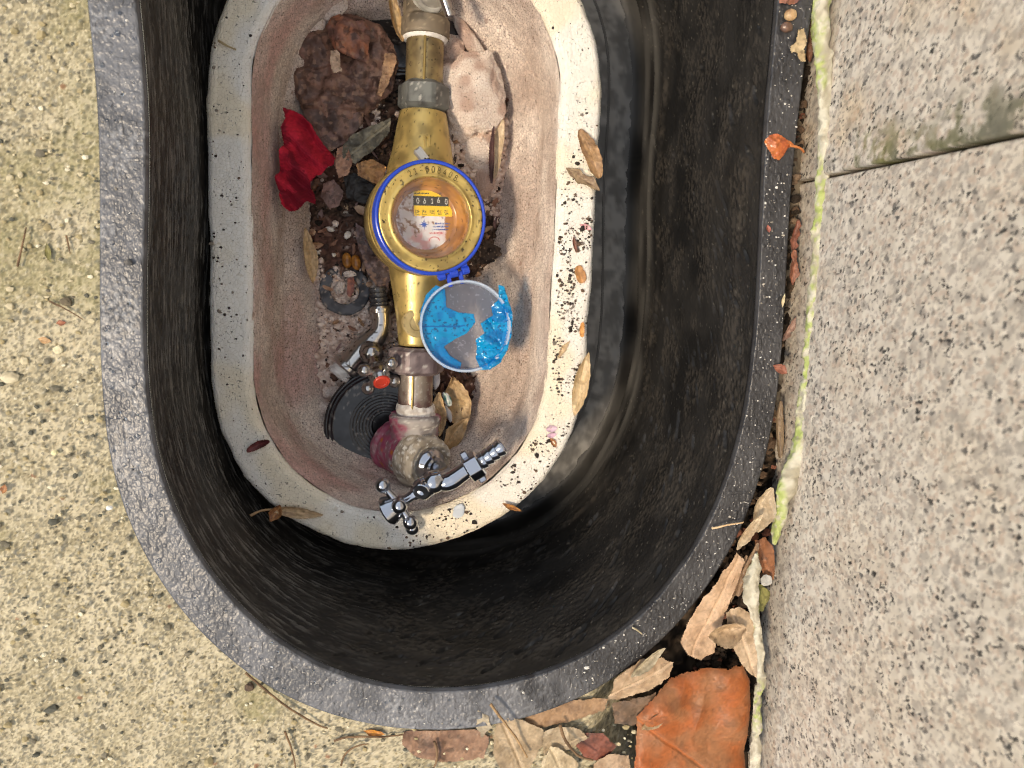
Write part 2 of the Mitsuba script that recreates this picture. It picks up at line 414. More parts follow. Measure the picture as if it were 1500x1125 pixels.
def slab(y0, y1, fine, proud):
    """A slab y0..y1 (its joint edges lean), rounded front edges, 30 mm thick; fine where the photograph shows it."""
    lo, hi = max(y0, fine[0]), min(y1, fine[1])
    ya = np.unique(np.concatenate([[y0, y0 + 0.0007, y0 + 0.0016], np.linspace(y0 + 0.002, lo, 8) if lo > y0 + 0.01 else [], np.arange(lo + 0.002, hi - 0.002, 0.0008), np.linspace(hi, y1 - 0.002, 12) if hi < y1 - 0.01 else [], [y1 - 0.0016, y1 - 0.0007, y1]]))
    za = np.concatenate([[-0.05], np.arange(-0.03, 0.215, 0.0009), np.geomspace(0.222, WH - 0.002, 14), [WH - 0.0007, WH]])
    Yy, Zz = np.meshgrid(ya, za, indexing='ij')
    e = np.minimum(np.minimum(Yy - y0, y1 - Yy), WH - Zz)
    off = proud - 0.0014 * np.clip(1 - e / 0.0016, 0, 1) ** 2
    yy, zz = Yy.ravel() + JSKEW * Zz.ravel(), Zz.ravel()
    pp = np.column_stack([yy, zz, 0 * yy])
    n3 = lambda f, o, s_: meshkit.fbm(pp * f, o, s_)
    u, v = yy + 0.002 * (n3(600, 1, 71) - 0.5), zz + 0.002 * (n3(600, 1, 72) - 0.5)
    d1, e1, r1, q1 = vor(u * 290, v * 290, 31)
    d2, e2, r2, q2 = vor(u * 500, v * 500, 41)
    d3, e3, r3, q3 = vor(u * 150, v * 150, 51)
    soft1 = sstep(0.0, 0.35, e1 - d1)
    c = nmix((0.56, 0.515, 0.45), (0.66, 0.615, 0.545), sstep(0.3, 0.7, n3(160, 2, 73)))
    c = nmix(c, nmix((0.50, 0.41, 0.34), (0.73, 0.675, 0.59), sstep(0.45, 0.55, q1)), soft1 * sstep(0.55, 0.6, r1) * 0.8)
    c = nmix(c, (0.35, 0.31, 0.275), sstep(0.66, 0.70, r2) * sstep(0.65, 0.3, d2) * 0.75)
    c = nmix(c, (0.31, 0.285, 0.26), sstep(0.78, 0.82, r3) * sstep(0.6, 0.25, d3) * 0.6)
    cl = sstep(0.36, 0.66, n3(80, 2, 74))
    c = nmix(c, (0.035, 0.035, 0.035), sstep(0.77, 0.82, q2) * sstep(0.52, 0.34, d2) * (0.25 + 0.75 * cl))
    c = nmix(c, (0.10, 0.10, 0.10), sstep(0.93, 0.94, r1) * sstep(0.5, 0.3, d1) * 0.85)
    c = c * nmix((1, 1, 1), (1.0, 0.90, 0.76), sstep(0.5, 0.72, n3(20, 3, 75)) * (0.9 if y0 > 0 else 0.2))
    if y0 > 0:                                                     # algae and grime caught along the upper slab's lower edge
        dj = (Yy.ravel() - y0) + 0.022 * (n3(55, 3, 76) - 0.5)
        al = sstep(0.030, 0.002, dj) * sstep(0.40, 0.62, 0.5 * n3(240, 2, 77) + 0.5 * n3(40, 2, 78)) * sstep(0.0, 0.06, zz + 0.03 * n3(60, 1, 79))
        c = nmix(c, nmix((0.11, 0.115, 0.10), (0.17, 0.17, 0.05), n3(60, 1, 80)), al * 0.9)
    c = c * 0.92
    rel = 0.0005 * (n3(340, 2, 81) - 0.5) - 0.0004 * sstep(0.8, 0.85, q2) * sstep(0.5, 0.3, d2)
    off = off.ravel() + rel
    V = np.column_stack([wall_x(yy) + nw[0] * off, yy, zz]).reshape(*Yy.shape, 3)
    V = np.pad(V, ((1, 1), (1, 1), (0, 0)), 'edge')
    for sl in (np.s_[0], np.s_[-1], np.s_[:, 0], np.s_[:, -1]):
        V[sl][..., 0] += 0.03
    C = np.pad(c.reshape(*Yy.shape, 3), ((1, 1), (1, 1), (0, 0)), 'edge')
    v_, F, used = grid_mesh(V[..., 0], V[..., 1], V[..., 2])
    return trimesh.Trimesh(v_, F[:, ::-1], process=False), C.reshape(-1, 3)[used]


for args, lab in (((JY + 0.0017, 0.95, (0, 0.30), 0.0016), 'upper slab with greenish grime along its lower edge'), ((-0.95, JY - 0.0005, (-0.40, 1), 0.0), 'larger clean slab below the stained joint')):
    m, c = slab(*args)
    labels[obj('slab', m, 'granite', wall, smooth=True, color=c)] = {'label': lab}


def plain(mesh, ca, cb, f=160, seed=1, spk=None, st=0.8, sf=520):
    """Vertex colours: two blotchy tones and specks."""
    v = np.asarray(mesh.vertices)
    c = nmix(ca, cb, sstep(0.35, 0.68, meshkit.fbm(v * f, 3, seed)))
    if spk is not None:
        c = nmix(c, spk, sstep(st, st + 0.05, meshkit.noise(v * sf, seed + 5)))
    return c


back = trimesh.creation.box((0.18, 1.9, WH - 0.03)); back.apply_translation((wall_x(0) + 0.125, 0, (WH - 0.03) / 2 - 0.03))
obj('backing', back, 'mortar', wall, smooth=False, color=plain(back, (.2, .165, .12), (.1, .08, .06)))

foot_pts = [(wall_x(y) - 0.006 + 0.002 * math.sin(40 * y), y, -0.035 - 0.3 * max(0, -0.10 - y) ** 1.0 * 0.6) for y in np.linspace(-0.30, 0.36, 46)]
foot = tube(foot_pts, [0.0105] * 46, n=28, sub=12, wob=0.006, seed=4)
obj('mortar_foot', foot, 'mortar', wall, smooth=True, color=plain(foot, (.24, .20, .15), (.11, .09, .066), 180))

# ------------------------------------------------------------------ the buried black box
mbox = thing('meter_box', 'black plastic water meter box with rounded ends sunk into the pavement', 'meter box')
lev = [(-1.0, -0.030), (-1.0, RIM_Z - 0.0015), (-0.965, RIM_Z), (-0.5, RIM_Z + 0.0006), (-0.03, RIM_Z), (0.0, RIM_Z - 0.001), (0.0, -0.0015)]
rows, rowsuv = [], []
for wfac, z in lev:
    off = np.where(wfac < 0, wfac * width, 0)[:, None]
    rows.append(np.column_stack([inner + nrm * off, np.full(len(inner), z)]))
# finer rim top for an uneven moulding
top = []
for wfac in np.linspace(-0.965, -0.03, 24):
    q = inner + nrm * (wfac * width)[:, None]
    p3 = np.column_stack([q, np.zeros(len(q))])
    left = sstep(0.10, -0.06, q[:, 0])
    top.append(np.column_stack([q, RIM_Z + 0.0007 * (meshkit.fbm(p3 * 60, 2, 2) - 0.5) + (0.0003 + 0.0011 * left) * (meshkit.fbm(p3 * np.array([330, 210, 1]), 2, 12) - 0.5) * 0.2 - 0.0002 * left * sstep(0.62, 0.72, meshkit.noise(p3 * 330, 14))]))
rows = rows[:2] + top + rows[5:]
V = np.vstack(rows)
V2 = V * np.array([1, 1, 0])
pat = meshkit.fbm(V2 * 55, 3, 15)
wet = sstep(0.0, 0.10, V[:, 0] + 0.10 * (pat - 0.5))                  # painted reflection mask: dark slab mirrored on the right, pale sky on the left
c = nmix((0.16, 0.165, 0.182), (0.10, 0.103, 0.114), sstep(0.35, 0.62, pat))
c = nmix(c, nmix((0.055, 0.055, 0.06), (0.032, 0.032, 0.036), sstep(0.3, 0.7, pat)), wet)
c = nmix(c, (0.32, 0.33, 0.35), (1 - wet) * sstep(0.60, 0.72, meshkit.fbm(V2 * 40, 2, 16)) * sstep(0.5, 0.7, meshkit.noise(V2 * 600, 17)) * 0.6)
c = c * 0.8
obj('rim', trimesh.Trimesh(V, grid_faces(len(inner), len(rows)), process=False), 'rim_plastic', mbox, smooth=True, color=c)

BOX_Z = -0.264
zs = np.concatenate([[-0.0005, -0.002], np.linspace(-0.004, BOX_Z + 0.012, 225)])
rows, cols = [], []
A = arc * (2 * math.pi / perim)
R_ = perim / 2 / math.pi
ring3 = np.column_stack([np.cos(A) * R_, np.sin(A) * R_])            # periodic noise coordinates, metres round the box
leftness = sstep(-0.02, -0.15, inner[:, 0])
flare = sstep(-0.05, -0.16, inner[:, 0])                             # the path side of the box widens downwards
for z in zs:
    d = 0.0006 + 0.010 * (-z / 0.29) - 0.017 * flare * min(1, -z / 0.13)
    for zc, wd, hh in ((-0.195, 0.0035, 0.0030), (-0.222, 0.003, 0.0024), (-0.243, 0.0035, 0.0034), (-0.03, 0.0025, 0.0008), (-0.165, 0.002, 0.0012)):
        d = d + hh * math.exp(-((z - zc) / wd) ** 2)
    pp = np.column_stack([ring3, np.full(len(A), z)])
    ps = np.column_stack([ring3 * (1 + 0 * z), np.full(len(A), z)])
    streak = meshkit.fbm(pp * np.array([60, 60, 400]), 3, 5)
    sheared = np.column_stack([np.cos(A + 4.0 * z) * R_, np.sin(A + 4.0 * z) * R_, np.full(len(A), z)])       # gouges lean one way
    pit = sstep(0.66, 0.76, meshkit.fbm(sheared * np.array([150, 150, 62]), 2, 8))
    grain = meshkit.fbm(pp * np.array([380, 380, 380]), 2, 9)
    wave = meshkit.fbm(pp * np.array([14, 14, 20]), 2, 4) - 0.5
    soft = 1 - 0.8 * sstep(-0.205, -0.225, z)
    disp = 0.0020 * (streak - 0.5) * (0.08 + leftness) - 0.0020 * pit * (1.1 - leftness) * soft + 0.0013 * (grain - 0.5) * soft + 0.004 * wave
    disp *= min(1, -z / 0.010)
    rows.append(np.column_stack([inner + nrm * (d + disp)[:, None], np.full(len(A), z)]))
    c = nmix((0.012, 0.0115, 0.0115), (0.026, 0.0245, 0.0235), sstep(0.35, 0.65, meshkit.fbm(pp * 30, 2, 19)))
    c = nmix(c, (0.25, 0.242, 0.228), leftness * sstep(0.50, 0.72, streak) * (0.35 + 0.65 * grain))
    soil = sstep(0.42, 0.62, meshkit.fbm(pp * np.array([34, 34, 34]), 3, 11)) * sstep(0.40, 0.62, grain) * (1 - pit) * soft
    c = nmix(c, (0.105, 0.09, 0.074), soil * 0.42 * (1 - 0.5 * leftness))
    c = nmix(c, (0.11, 0.107, 0.102), (1 - soft) * 1.1 * sstep(0.3, 0.7, meshkit.fbm(pp * np.array([20, 20, 60]), 2, 13)))  # paler wall foot: the floor's sunlit sheen carried on in the colour
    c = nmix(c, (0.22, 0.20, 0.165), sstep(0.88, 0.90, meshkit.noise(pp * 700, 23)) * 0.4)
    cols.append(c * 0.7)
for t in np.linspace(0, 1, 8)[1:]:                                 # fillet into the floor
    a_ = t * math.pi / 2
    rows.append(np.column_stack([inner + nrm * (0.0106 - 0.017 * flare[:, None] + 0.012 * (1 - math.cos(a_))), np.full(len(A), BOX_Z + 0.012 - 0.012 * math.sin(a_))]))
    cols.append(cols[-1])
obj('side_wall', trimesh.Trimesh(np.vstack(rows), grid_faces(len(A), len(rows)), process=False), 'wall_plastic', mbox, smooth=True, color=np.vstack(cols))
fr_ = np.linspace(0.0035, 0.10, 64)
rows = [np.column_stack([inner + nrm * f_, np.full(len(A), BOX_Z + 0.0003)])[::3] for f_ in fr_] + [np.repeat([[0.017, -0.02, BOX_Z + 0.0003]], len(A[::3]), 0)]
V = np.vstack(rows)
V[:, 2] += 0.0012 * (meshkit.fbm(V * np.array([160, 160, 1]), 3, 28) - 0.5)
c = nmix((0.10, 0.098, 0.095), (0.23, 0.226, 0.218), sstep(0.35, 0.65, meshkit.fbm(V * np.array([120, 120, 1]), 3, 26)))  # grey over black plastic: sun and sky sheen painted into the floor colour
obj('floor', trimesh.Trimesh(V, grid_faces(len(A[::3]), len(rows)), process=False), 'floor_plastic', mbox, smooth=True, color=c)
# moulded ring low on the floor edge
for ins in (0.043,):
    pl = np.column_stack([inner + nrm * ins, np.full(len(A), BOX_Z)])[::6]
    m = tube(np.vstack([pl, pl[:1]]), 0.0014, n=8, sub=1, caps=False)
    obj('floor_rib', m, 'floor_plastic', mbox, smooth=True, color=plain(m, (.09, .088, .085), (.15, .145, .14), 40))

# ------------------------------------------------------------------ foam tub standing in it
FZ = -0.13
tub = thing('foam_tub', 'dirty white foam insulation tub with rounded ends standing inside the black box', 'foam tub')
YB, YT, FROT = -0.0715, 0.143, 0.04


def stadium(r, n=640):
    """Points of a stadium of radius r about the tub's spine, always with the same parameter, so that offsets line up."""
    ns = n // 4
    a1 = np.linspace(0, math.pi, ns, endpoint=False)
    top = np.column_stack([np.cos(a1) * r, YT + np.sin(a1) * r])
    left = np.column_stack([np.full(ns, -r), np.linspace(YT, YB, ns, endpoint=False)])
    bot = np.column_stack([-np.cos(a1) * r, YB - np.sin(a1) * r])
    right = np.column_stack([np.full(ns, r), np.linspace(YB, YT, ns, endpoint=False)])
    q = np.vstack([top, left, bot, right])
    return np.column_stack([q[:, 0] - 0.031 + FROT * q[:, 1], q[:, 1]])


def tub_uv(q, down):
    s = np.concatenate([[0], np.cumsum(np.linalg.norm(np.diff(stadium(0.13), axis=0), axis=1))])
    return np.column_stack([s, np.full(len(s), down)])


rows, uvs, dn = [], [], 0
prev = None
R0, R1 = 0.1525, 0.1185
outside = [(0.134, BOX_Z + 0.001), (0.146, -0.20), (0.1505, FZ - 0.006), (0.1515, FZ - 0.0025), (R0 - 0.0035, FZ), (R0 - 0.006, FZ + 0.0004)]
flat = [(r, FZ + 0.0004) for r in np.linspace(R0 - 0.008, R1 + 0.007, 14)]
lip = [(R1 + 0.005, FZ), (R1 + 0.0022, FZ - 0.0015), (R1 + 0.0005, FZ - 0.0045)]
for i, (r, z) in enumerate(outside + flat + lip):
    q = stadium(r)
    q3 = np.column_stack([q, np.full(len(q), z)])
    if prev is not None:
        dn += math.hypot(r - prev[0], z - prev[1])
    prev = (r, z)
    nn = unit(q - stadium(r - 0.01)); nn = (q - stadium(r - 0.01)) / 0.01
    w = 0.0035 * (meshkit.fbm(q3 * np.array([30, 30, 8]), 3, 21) - 0.5) + 0.0016 * (meshkit.fbm(q3 * 160, 2, 22) - 0.5)
    q3[:, :2] += nn * w[:, None]
    q3[:, 2] += 0.003 * (meshkit.fbm(q3 * 28, 3, 23) - 0.5) + 0.0008 * (meshkit.fbm(q3 * 240, 2, 24) - 0.5)
    rows.append(q3); uvs.append(tub_uv(q, dn))
obj('rim', trimesh.Trimesh(np.vstack(rows), grid_faces(len(rows[0]), len(rows)), process=False), 'foam', tub, smooth=True, uv=np.vstack(uvs))
prof = [(0.0, FZ - 0.003), (0.0012, FZ - 0.012), (0.0025, FZ - 0.03), (0.0035, FZ - 0.05), (0.0045, FZ - 0.070), (0.0052, FZ - 0.080), (0.0062, FZ - 0.0845), (0.0090, FZ - 0.0865), (0.0120, FZ - 0.089), (0.016, FZ - 0.095), (0.022, FZ - 0.105), (0.029, FZ - 0.115),
        (0.040, FZ - 0.125), (0.055, FZ - 0.131), (0.08, FZ - 0.134), (0.110, FZ - 0.135), (0.1184, FZ - 0.135)]
pr = np.array(prof)
tt = np.linspace(0, len(pr) - 1, 64)
pr = np.column_stack([np.interp(tt, np.arange(len(pr)), pr[:, k_]) for k_ in (0, 1)])
rows, uvs, dn, prev = [], [], 0, None
for d_, z in pr:
    r = R1 + 0.0004 - d_
    q = stadium(r)
    q3 = np.column_stack([q, np.full(len(q), z)])
    if prev is not None:
        dn += math.hypot(d_ - prev[0], z - prev[1])
    prev = (d_, z)
    nn = (q - stadium(r - 0.01)) / 0.01
    w = 0.004 * (meshkit.fbm(q3 * 26, 3, 31) - 0.5) + 0.002 * (meshkit.fbm(q3 * np.array([60, 60, 200]), 2, 32) - 0.5)
    q3[:, :2] += nn * w[:, None]
    q3[:, 2] += 0.003 * (meshkit.fbm(q3 * 40, 3, 33) - 0.5)
    rows.append(q3); uvs.append(tub_uv(q, dn))
obj('basin', trimesh.Trimesh(np.vstack(rows), grid_faces(len(rows[0]), len(rows)), process=False), 'foam_stained', tub, smooth=True, uv=np.vstack(uvs))

# debris bed on the tub floor: one sheet of mulch, its colour by what lies where (soil, rotted leaf, foam crumb)
bed_px = [(470, -20), (455, 120), (470, 180), (440, 300), (450, 420), (452, 520), (458, 600), (466, 660), (500, 700), (550, 716), (620, 715), (680, 690), (700, 640), (690, 560), (640, 480), (650, 420), (710, 390), (740, 330), (745, 240), (752, 130), (710, 30), (690, -20)]
bed_poly = Polygon([P(x, y, -0.25)[:2] for x, y in bed_px]).buffer(0.006)
bx0, by0, bx1, by1 = bed_poly.bounds
xs = np.arange(bx0, bx1, 0.0013); ys = np.arange(by0, by1, 0.0013)
X, Y = np.meshgrid(xs, ys, indexing='ij')
pts = np.stack([X, Y, 0 * X], -1)
edge = np.clip(shapely.distance(shapely.boundary(bed_poly), shapely.points(X, Y)) / 0.02, 0, 1) * shapely.contains_xy(bed_poly, X, Y)


def at_px(cx, cy, r, X=X, Y=Y):
    c_ = P(cx, cy, -0.25)
    return np.clip(1.4 - np.hypot(X - c_[0], Y - c_[1]) / (r * mpp(-0.25)), 0, 1)


heap = 0.018 * at_px(505, 160, 80) + 0.010 * at_px(500, 330, 110) + 0.008 * at_px(700, 200, 80)
Zb = -0.253 + 0.009 * edge + heap + 0.009 * (meshkit.fbm(pts * 90, 4, 41) - 0.5) + 0.006 * (meshkit.fbm(pts * 330, 3, 42) - 0.5) - 0.01 * (1 - edge)
crumbly = np.clip(1.4 * at_px(490, 505, 85) + 1.3 * at_px(480, 590, 70) + at_px(470, 670, 50) + at_px(700, 230, 75) + at_px(450, 470, 60) + at_px(660, 60, 60), 0, 1)
crumbly = np.clip((crumbly + 1.3 * (meshkit.fbm(pts * 150, 3, 44) - 0.5)) * 2.4 - 0.5, 0, 1)
dark = meshkit.fbm(pts * 420, 3, 45)
col = lerpc((0.020, 0.013, 0.010), (0.14, 0.085, 0.058), np.clip((dark.ravel() - 0.35) * 2.4, 0, 1))
redb = np.clip((meshkit.fbm(pts * 45, 3, 47).ravel() - 0.45) * 4, 0, 1)
col = col * (1 - redb[:, None]) + redb[:, None] * lerpc((0.05, 0.024, 0.018), (0.17, 0.085, 0.062), dark.ravel())
foamc = lerpc((0.50, 0.37, 0.31), (0.80, 0.70, 0.63), np.clip((meshkit.fbm(pts * 380, 2, 46).ravel() - 0.3) * 2.2, 0, 1))
cm = (crumbly.ravel() * (dark.ravel() > 0.30))[:, None]
col = col * (1 - cm) + foamc * cm
keep = shapely.contains_xy(bed_poly, X, Y)
idx = np.arange(X.size).reshape(X.shape)
a, b, c, d = idx[:-1, :-1], idx[1:, :-1], idx[1:, 1:], idx[:-1, 1:]
ok = keep[:-1, :-1] & keep[1:, :-1] & keep[1:, 1:] & keep[:-1, 1:]
F = np.concatenate([np.stack([a[ok], b[ok], c[ok]], -1), np.stack([a[ok], c[ok], d[ok]], -1)])
BEDV = np.stack([X, Y, Zb], -1).reshape(-1, 3)
obj('debris', trimesh.Trimesh(BEDV, F, process=False), 'matter', smooth=True, color=col)
tag('debris', 'dark rotted mulch and foam crumbs lying on the tub floor', 'debris', kind='stuff')
from scipy.spatial import cKDTree
bed_tree = cKDTree(BEDV[:, :2])


def bed_z(x, y):
    return float(BEDV[bed_tree.query([x, y])[1], 2])


def grains(spots, size, seed, sub=0, squash=0.7):
    """Many small broken lumps as one mesh: spots (n, 3) are the points they lie on."""
    rr = np.random.default_rng(seed)
    base = trimesh.creation.icosphere(subdivisions=sub)
    V, Fs, at = [], [], 0
    for p in spots:
        s = size * rr.lognormal(0, 0.4)
        v = np.array(base.vertices) * (1 + 0.35 * rr.uniform(-1, 1, (len(base.vertices), 1)))
        q, _ = np.linalg.qr(rr.normal(size=(3, 3)))
        v = (v @ q) * s * np.array([1, rr.uniform(0.6, 1), squash])
        V.append(v + p + np.array([0, 0, s * squash * 0.4])); Fs.append(base.faces + at); at += len(v)
    return trimesh.Trimesh(np.vstack(V), np.vstack(Fs), process=False)


# loose foam beads and dark grit in the tub
cand = rng.uniform([bx0, by0], [bx1, by1], (28000, 2))
ci = bed_tree.query(cand)[1]
inb = shapely.contains_xy(bed_poly, cand[:, 0], cand[:, 1])
cr = crumbly.ravel()[ci]
sel = inb & (rng.uniform(size=len(cand)) < cr * 0.9)
sp = BEDV[ci[sel]]
grains_m = grains(sp, 0.0013, 3, 1)
obj('foam_crumbs', grains_m, 'matter', smooth=True, color=plain(grains_m, (.78, .67, .59), (.56, .42, .34), 300, 3))
tag('foam_crumbs', 'loose pinkish foam beads scattered over the tub floor', 'foam crumbs', kind='stuff')
sel = inb & (rng.uniform(size=len(cand)) < 0.16)
sp = BEDV[ci[sel]]
gm = grains(sp, 0.0011, 4, 0)
gc = np.repeat(np.array([(0.02, 0.015, 0.012), (0.10, 0.05, 0.035), (0.16, 0.10, 0.07), (0.05, 0.03, 0.025), (0.45, 0.40, 0.34)])[rng.choice(5, len(sp), p=[.4, .25, .17, .13, .05])], 12, 0)
obj('mulch_grains', gm, 'matter', smooth=False, color=gc)
tag('mulch_grains', 'tiny dark grains of rotted leaf in the tub', 'debris', kind='stuff')

# grit on the tub's rim, mostly on its right and lower side
n_ = 4200
tq = stadium(1.0); rr_ = rng.uniform(R1 + 0.004, R0 - 0.003, n_); ti = rng.integers(0, 640, n_)
gp = np.array([stadium(r)[t] if False else (0, 0) for r, t in zip(rr_[:1], ti[:1])])
sA, sB = stadium(R1), stadium(R0)
fr = (rr_ - R1) / (R0 - R1)
gp = sA[ti] * (1 - fr[:, None]) + sB[ti] * fr[:, None]
wgt = 0.06 + np.clip((gp[:, 0] - 0.3 * gp[:, 1] - 0.0) / 0.10, 0, 1) * (meshkit.fbm(np.column_stack([gp * 60, 0 * fr]), 2, 6) > 0.46) * np.clip(0.13 - gp[:, 1], 0, 0.1) * 10
selr = rng.uniform(size=n_) < wgt
gp = np.column_stack([gp[selr], np.full(selr.sum(), FZ + 0.0004)])
gm = grains(gp, 0.0008, 8, 0)
gc = np.repeat(np.array([(0.03, 0.025, 0.022), (0.12, 0.08, 0.055), (0.22, 0.19, 0.16)])[rng.choice(3, len(gp), p=[.6, .25, .15])], 12, 0)
obj('rim_grit', gm, 'matter', smooth=False, color=gc)
tag('rim_grit', 'dark specks of soil lying on the foam tub rim', 'grit', kind='stuff')

# grit standing out of the pavement
n_ = 5200
gp = np.column_stack([rng.uniform(-0.36, 0.20, n_), rng.uniform(-0.36, 0.30, n_), np.zeros(n_)])
gp = gp[~shapely.contains_xy(outer_poly.buffer(0.001), gp[:, 0], gp[:, 1])]
gp = gp[(gp[:, 0] < -0.12) | (gp[:, 1] < -0.29)]
gm = grains(gp, 0.0012, 9, 0, 0.6)
gc = np.repeat(np.array([(0.17, 0.155, 0.115), (0.52, 0.46, 0.31), (0.36, 0.30, 0.17), (0.10, 0.10, 0.08), (0.68, 0.63, 0.48)])[rng.choice(5, len(gp), p=[.25, .25, .3, .12, .08])], 12, 0)
obj('pavement_grit', gm, 'matter', smooth=False, color=gc)
tag('pavement_grit', 'coarse sand grains exposed in the concrete surface', 'grit', kind='stuff')
# ------------------------------------------------------------------ pipe line with the water meter
ZAX = -0.212


def onplane(px, py, o, n):
    """The place on a plane (point o, normal n) that the survey gives."""
    v = M @ np.array([px - 750, py - 562.5, FOCAL])
    c0 = np.array([0, 0, CAM_H])
    return c0 + v * (np.dot(o - c0, n) / np.dot(v, n))


AX0, AX1 = P(608, 600, ZAX), P(620, 165, ZAX)
AX = unit(AX1 - AX0)                                               # along the pipe, away from the viewer's feet


def ax_at(py):
    """The point of the pipe's axis at photo row py."""
    lo, hi = -1.0, 2.0
    for _ in range(50):
        t = (lo + hi) / 2
        p = AX0 + (AX1 - AX0) * t
        v = M.T @ (p - np.array([0, 0, CAM_H]))
        if 562.5 + FOCAL * v[1] / v[2] > py:
            lo = t
        else:
            hi = t
    return AX0 + (AX1 - AX0) * t


BRASS = dict(ca=(0.56, 0.43, 0.16), cb=(0.30, 0.225, 0.085), f=85, spk=(0.10, 0.075, 0.035), st=0.84, sf=700)
DARKB = dict(ca=(0.33, 0.26, 0.13), cb=(0.16, 0.125, 0.07), f=110, spk=(0.05, 0.04, 0.03), st=0.80, sf=700)
BRONZE = dict(ca=(0.20, 0.165, 0.12), cb=(0.085, 0.07, 0.052), f=120, spk=(0.30, 0.25, 0.18), st=0.76, sf=480)
IRON = dict(ca=(0.15, 0.16, 0.155), cb=(0.07, 0.074, 0.075), f=120, spk=(0.34, 0.34, 0.32), st=0.78, sf=480)


def vobj(name, mesh, bsdf, parent, pal, seed=1, smooth=True):
    return obj(name, mesh, bsdf, parent, smooth=smooth, color=plain(mesh, seed=seed, **pal))


def dense(prof, step=0.0015):
    """The same profile with more rings, so that vertex colours have room."""
    out = [prof[0]]
    for (t0, r0), (t1, r1) in zip(prof[:-1], prof[1:]):
        n = max(1, int(math.hypot(t1 - t0, r1 - r0) / step))
        out += [(t0 + (t1 - t0) * k / n, r0 + (r1 - r0) * k / n) for k in range(1, n + 1)]
    return out


def creased(m, ang=28):
    """Splits the vertices at sharp edges so that smooth normals keep them crisp."""
    return trimesh.graph.smooth_shade(m, angle=math.radians(ang), facet_minarea=None)


def hexnut(o, axis, L, r, bevel=0.0022, hole=None, ref=None, phase=0.0):
    prof = dense([(0, (hole or 0) ), (0, r - bevel * 1.3), (bevel, r), (L - bevel, r), (L, r - bevel * 1.3), (L, (hole or 0))], 0.002)
    th = np.linspace(0, 2 * math.pi, 72, endpoint=False)
    x, y, a = frame(axis)
    if ref is not None:
        x = unit(np.asarray(ref) - a * np.dot(ref, a)); y = np.cross(a, x)
    k = math.cos(math.pi / 6) / np.cos((th + phase) % (math.pi / 3) - math.pi / 6)
    rings = []
    for t, rr in prof:
        rad = np.minimum(rr * k / math.cos(math.pi / 6) * 0.93, rr * 1.02 if rr > r - bevel else rr) if rr > (hole or 0) else np.full(72, max(rr, 1e-5))
        rings.append(np.asarray(o) + a * t + rad[:, None] * (np.cos(th)[:, None] * x + np.sin(th)[:, None] * y))
    return creased(trimesh.Trimesh(np.vstack(rings), grid_faces(72, len(prof)), process=False), 20)


# --- the meter: brass body, register with blue collar, dial, glass, hinge and lid
meter = thing('water_meter', 'brass water meter with blue collar, number dial and open clear lid', 'water meter')
CC = ax_at(325)
ROLL = math.radians(13.6)
UP = unit(np.array([math.sin(ROLL), 0, math.cos(ROLL)])); UP = unit(UP - AX * np.dot(UP, AX))
tl = lambda py: float(np.dot(ax_at(py) - CC, AX))
bp = dense([(tl(506), 0.002), (tl(506), 0.0158), (tl(504), 0.0170), (tl(496), 0.0174), (tl(470), 0.0192), (tl(440), 0.0222), (tl(405), 0.0262), (tl(392), 0.0276), (tl(388), 0.017), (tl(262), 0.017), (tl(258), 0.0312), (tl(250), 0.0306), (tl(225), 0.0268),
            (tl(190), 0.0232), (tl(170), 0.0212), (tl(166), 0.0205), (tl(165), 0.002)])
b1 = lathe(CC, AX, dense(bp, 0.0009), 190)
chp = dense([(-0.035, 0.004), (-0.034, 0.036), (-0.028, 0.044), (-0.014, 0.0490), (0.016, 0.0502), (0.0205, 0.0496), (0.0215, 0.0484), (0.0235, 0.0484), (0.0245, 0.0492), (0.0300, 0.0490), (0.0315, 0.0474), (0.038, 0.0468), (0.039, 0.046), (0.039, 0.034)])
b2 = lathe(CC, UP, dense(chp, 0.0009), 200)
body = creased(trimesh.util.concatenate([b1, b2]), 40)
vobj('body', body, 'metal_vc', meter, BRASS)
ring_p = dense([(0.0305, 0.0462), (0.0305, 0.0474), (0.0315, 0.0480), (0.046, 0.0480), (0.0475, 0.0474), (0.0480, 0.0464), (0.0475, 0.0450), (0.0455, 0.0446)])
obj('collar', lathe(CC, UP, ring_p, 96), 'blue_plastic', meter, smooth=40)
bez = dense([(0.040, 0.0450), (0.0468, 0.0448), (0.0476, 0.0440), (0.0478, 0.0425), (0.0474, 0.0400), (0.0472, 0.0370), (0.0478, 0.0356), (0.0480, 0.0344), (0.0472, 0.0337), (0.0440, 0.0335)], 0.0009)
m = lathe(CC, UP, dense(bez, 0.0006), 260)
m.vertices += 0.0005 * (meshkit.fbm(m.vertices * 260, 3, 3)[:, None] - 0.5) * UP
bezel = vobj('bezel', m, 'metal_vc', meter, dict(ca=(0.62, 0.47, 0.16), cb=(0.36, 0.27, 0.10), f=90, spk=(0.07, 0.055, 0.035), st=0.78, sf=620))
RX = unit(np.array([1.0, 0, 0.02]) - UP * np.dot([1.0, 0, 0.02], UP)); RY = np.cross(UP, RX)
DZ = 0.021
can = dense([(0.0440, 0.0335), (0.036, 0.0328), (0.030, 0.0312), (DZ + 0.001, 0.0284), (DZ + 0.0005, 0.0255)], 0.0012)
m = lathe(CC, UP, can, 96)
vobj('dial_well', m, 'amber', meter, dict(ca=(0.46, 0.215, 0.055), cb=(0.27, 0.12, 0.035), f=90, spk=(0.06, 0.035, 0.02), st=0.8, sf=500))
DO = CC + UP * DZ
dd = lathe(DO, UP, dense([(-0.002, 0.0262), (0.0, 0.0262), (0.0, 0.0001)], 0.0007), 120)
v = dd.vertices
pm = meshkit.fbm(v * 130, 3, 4)
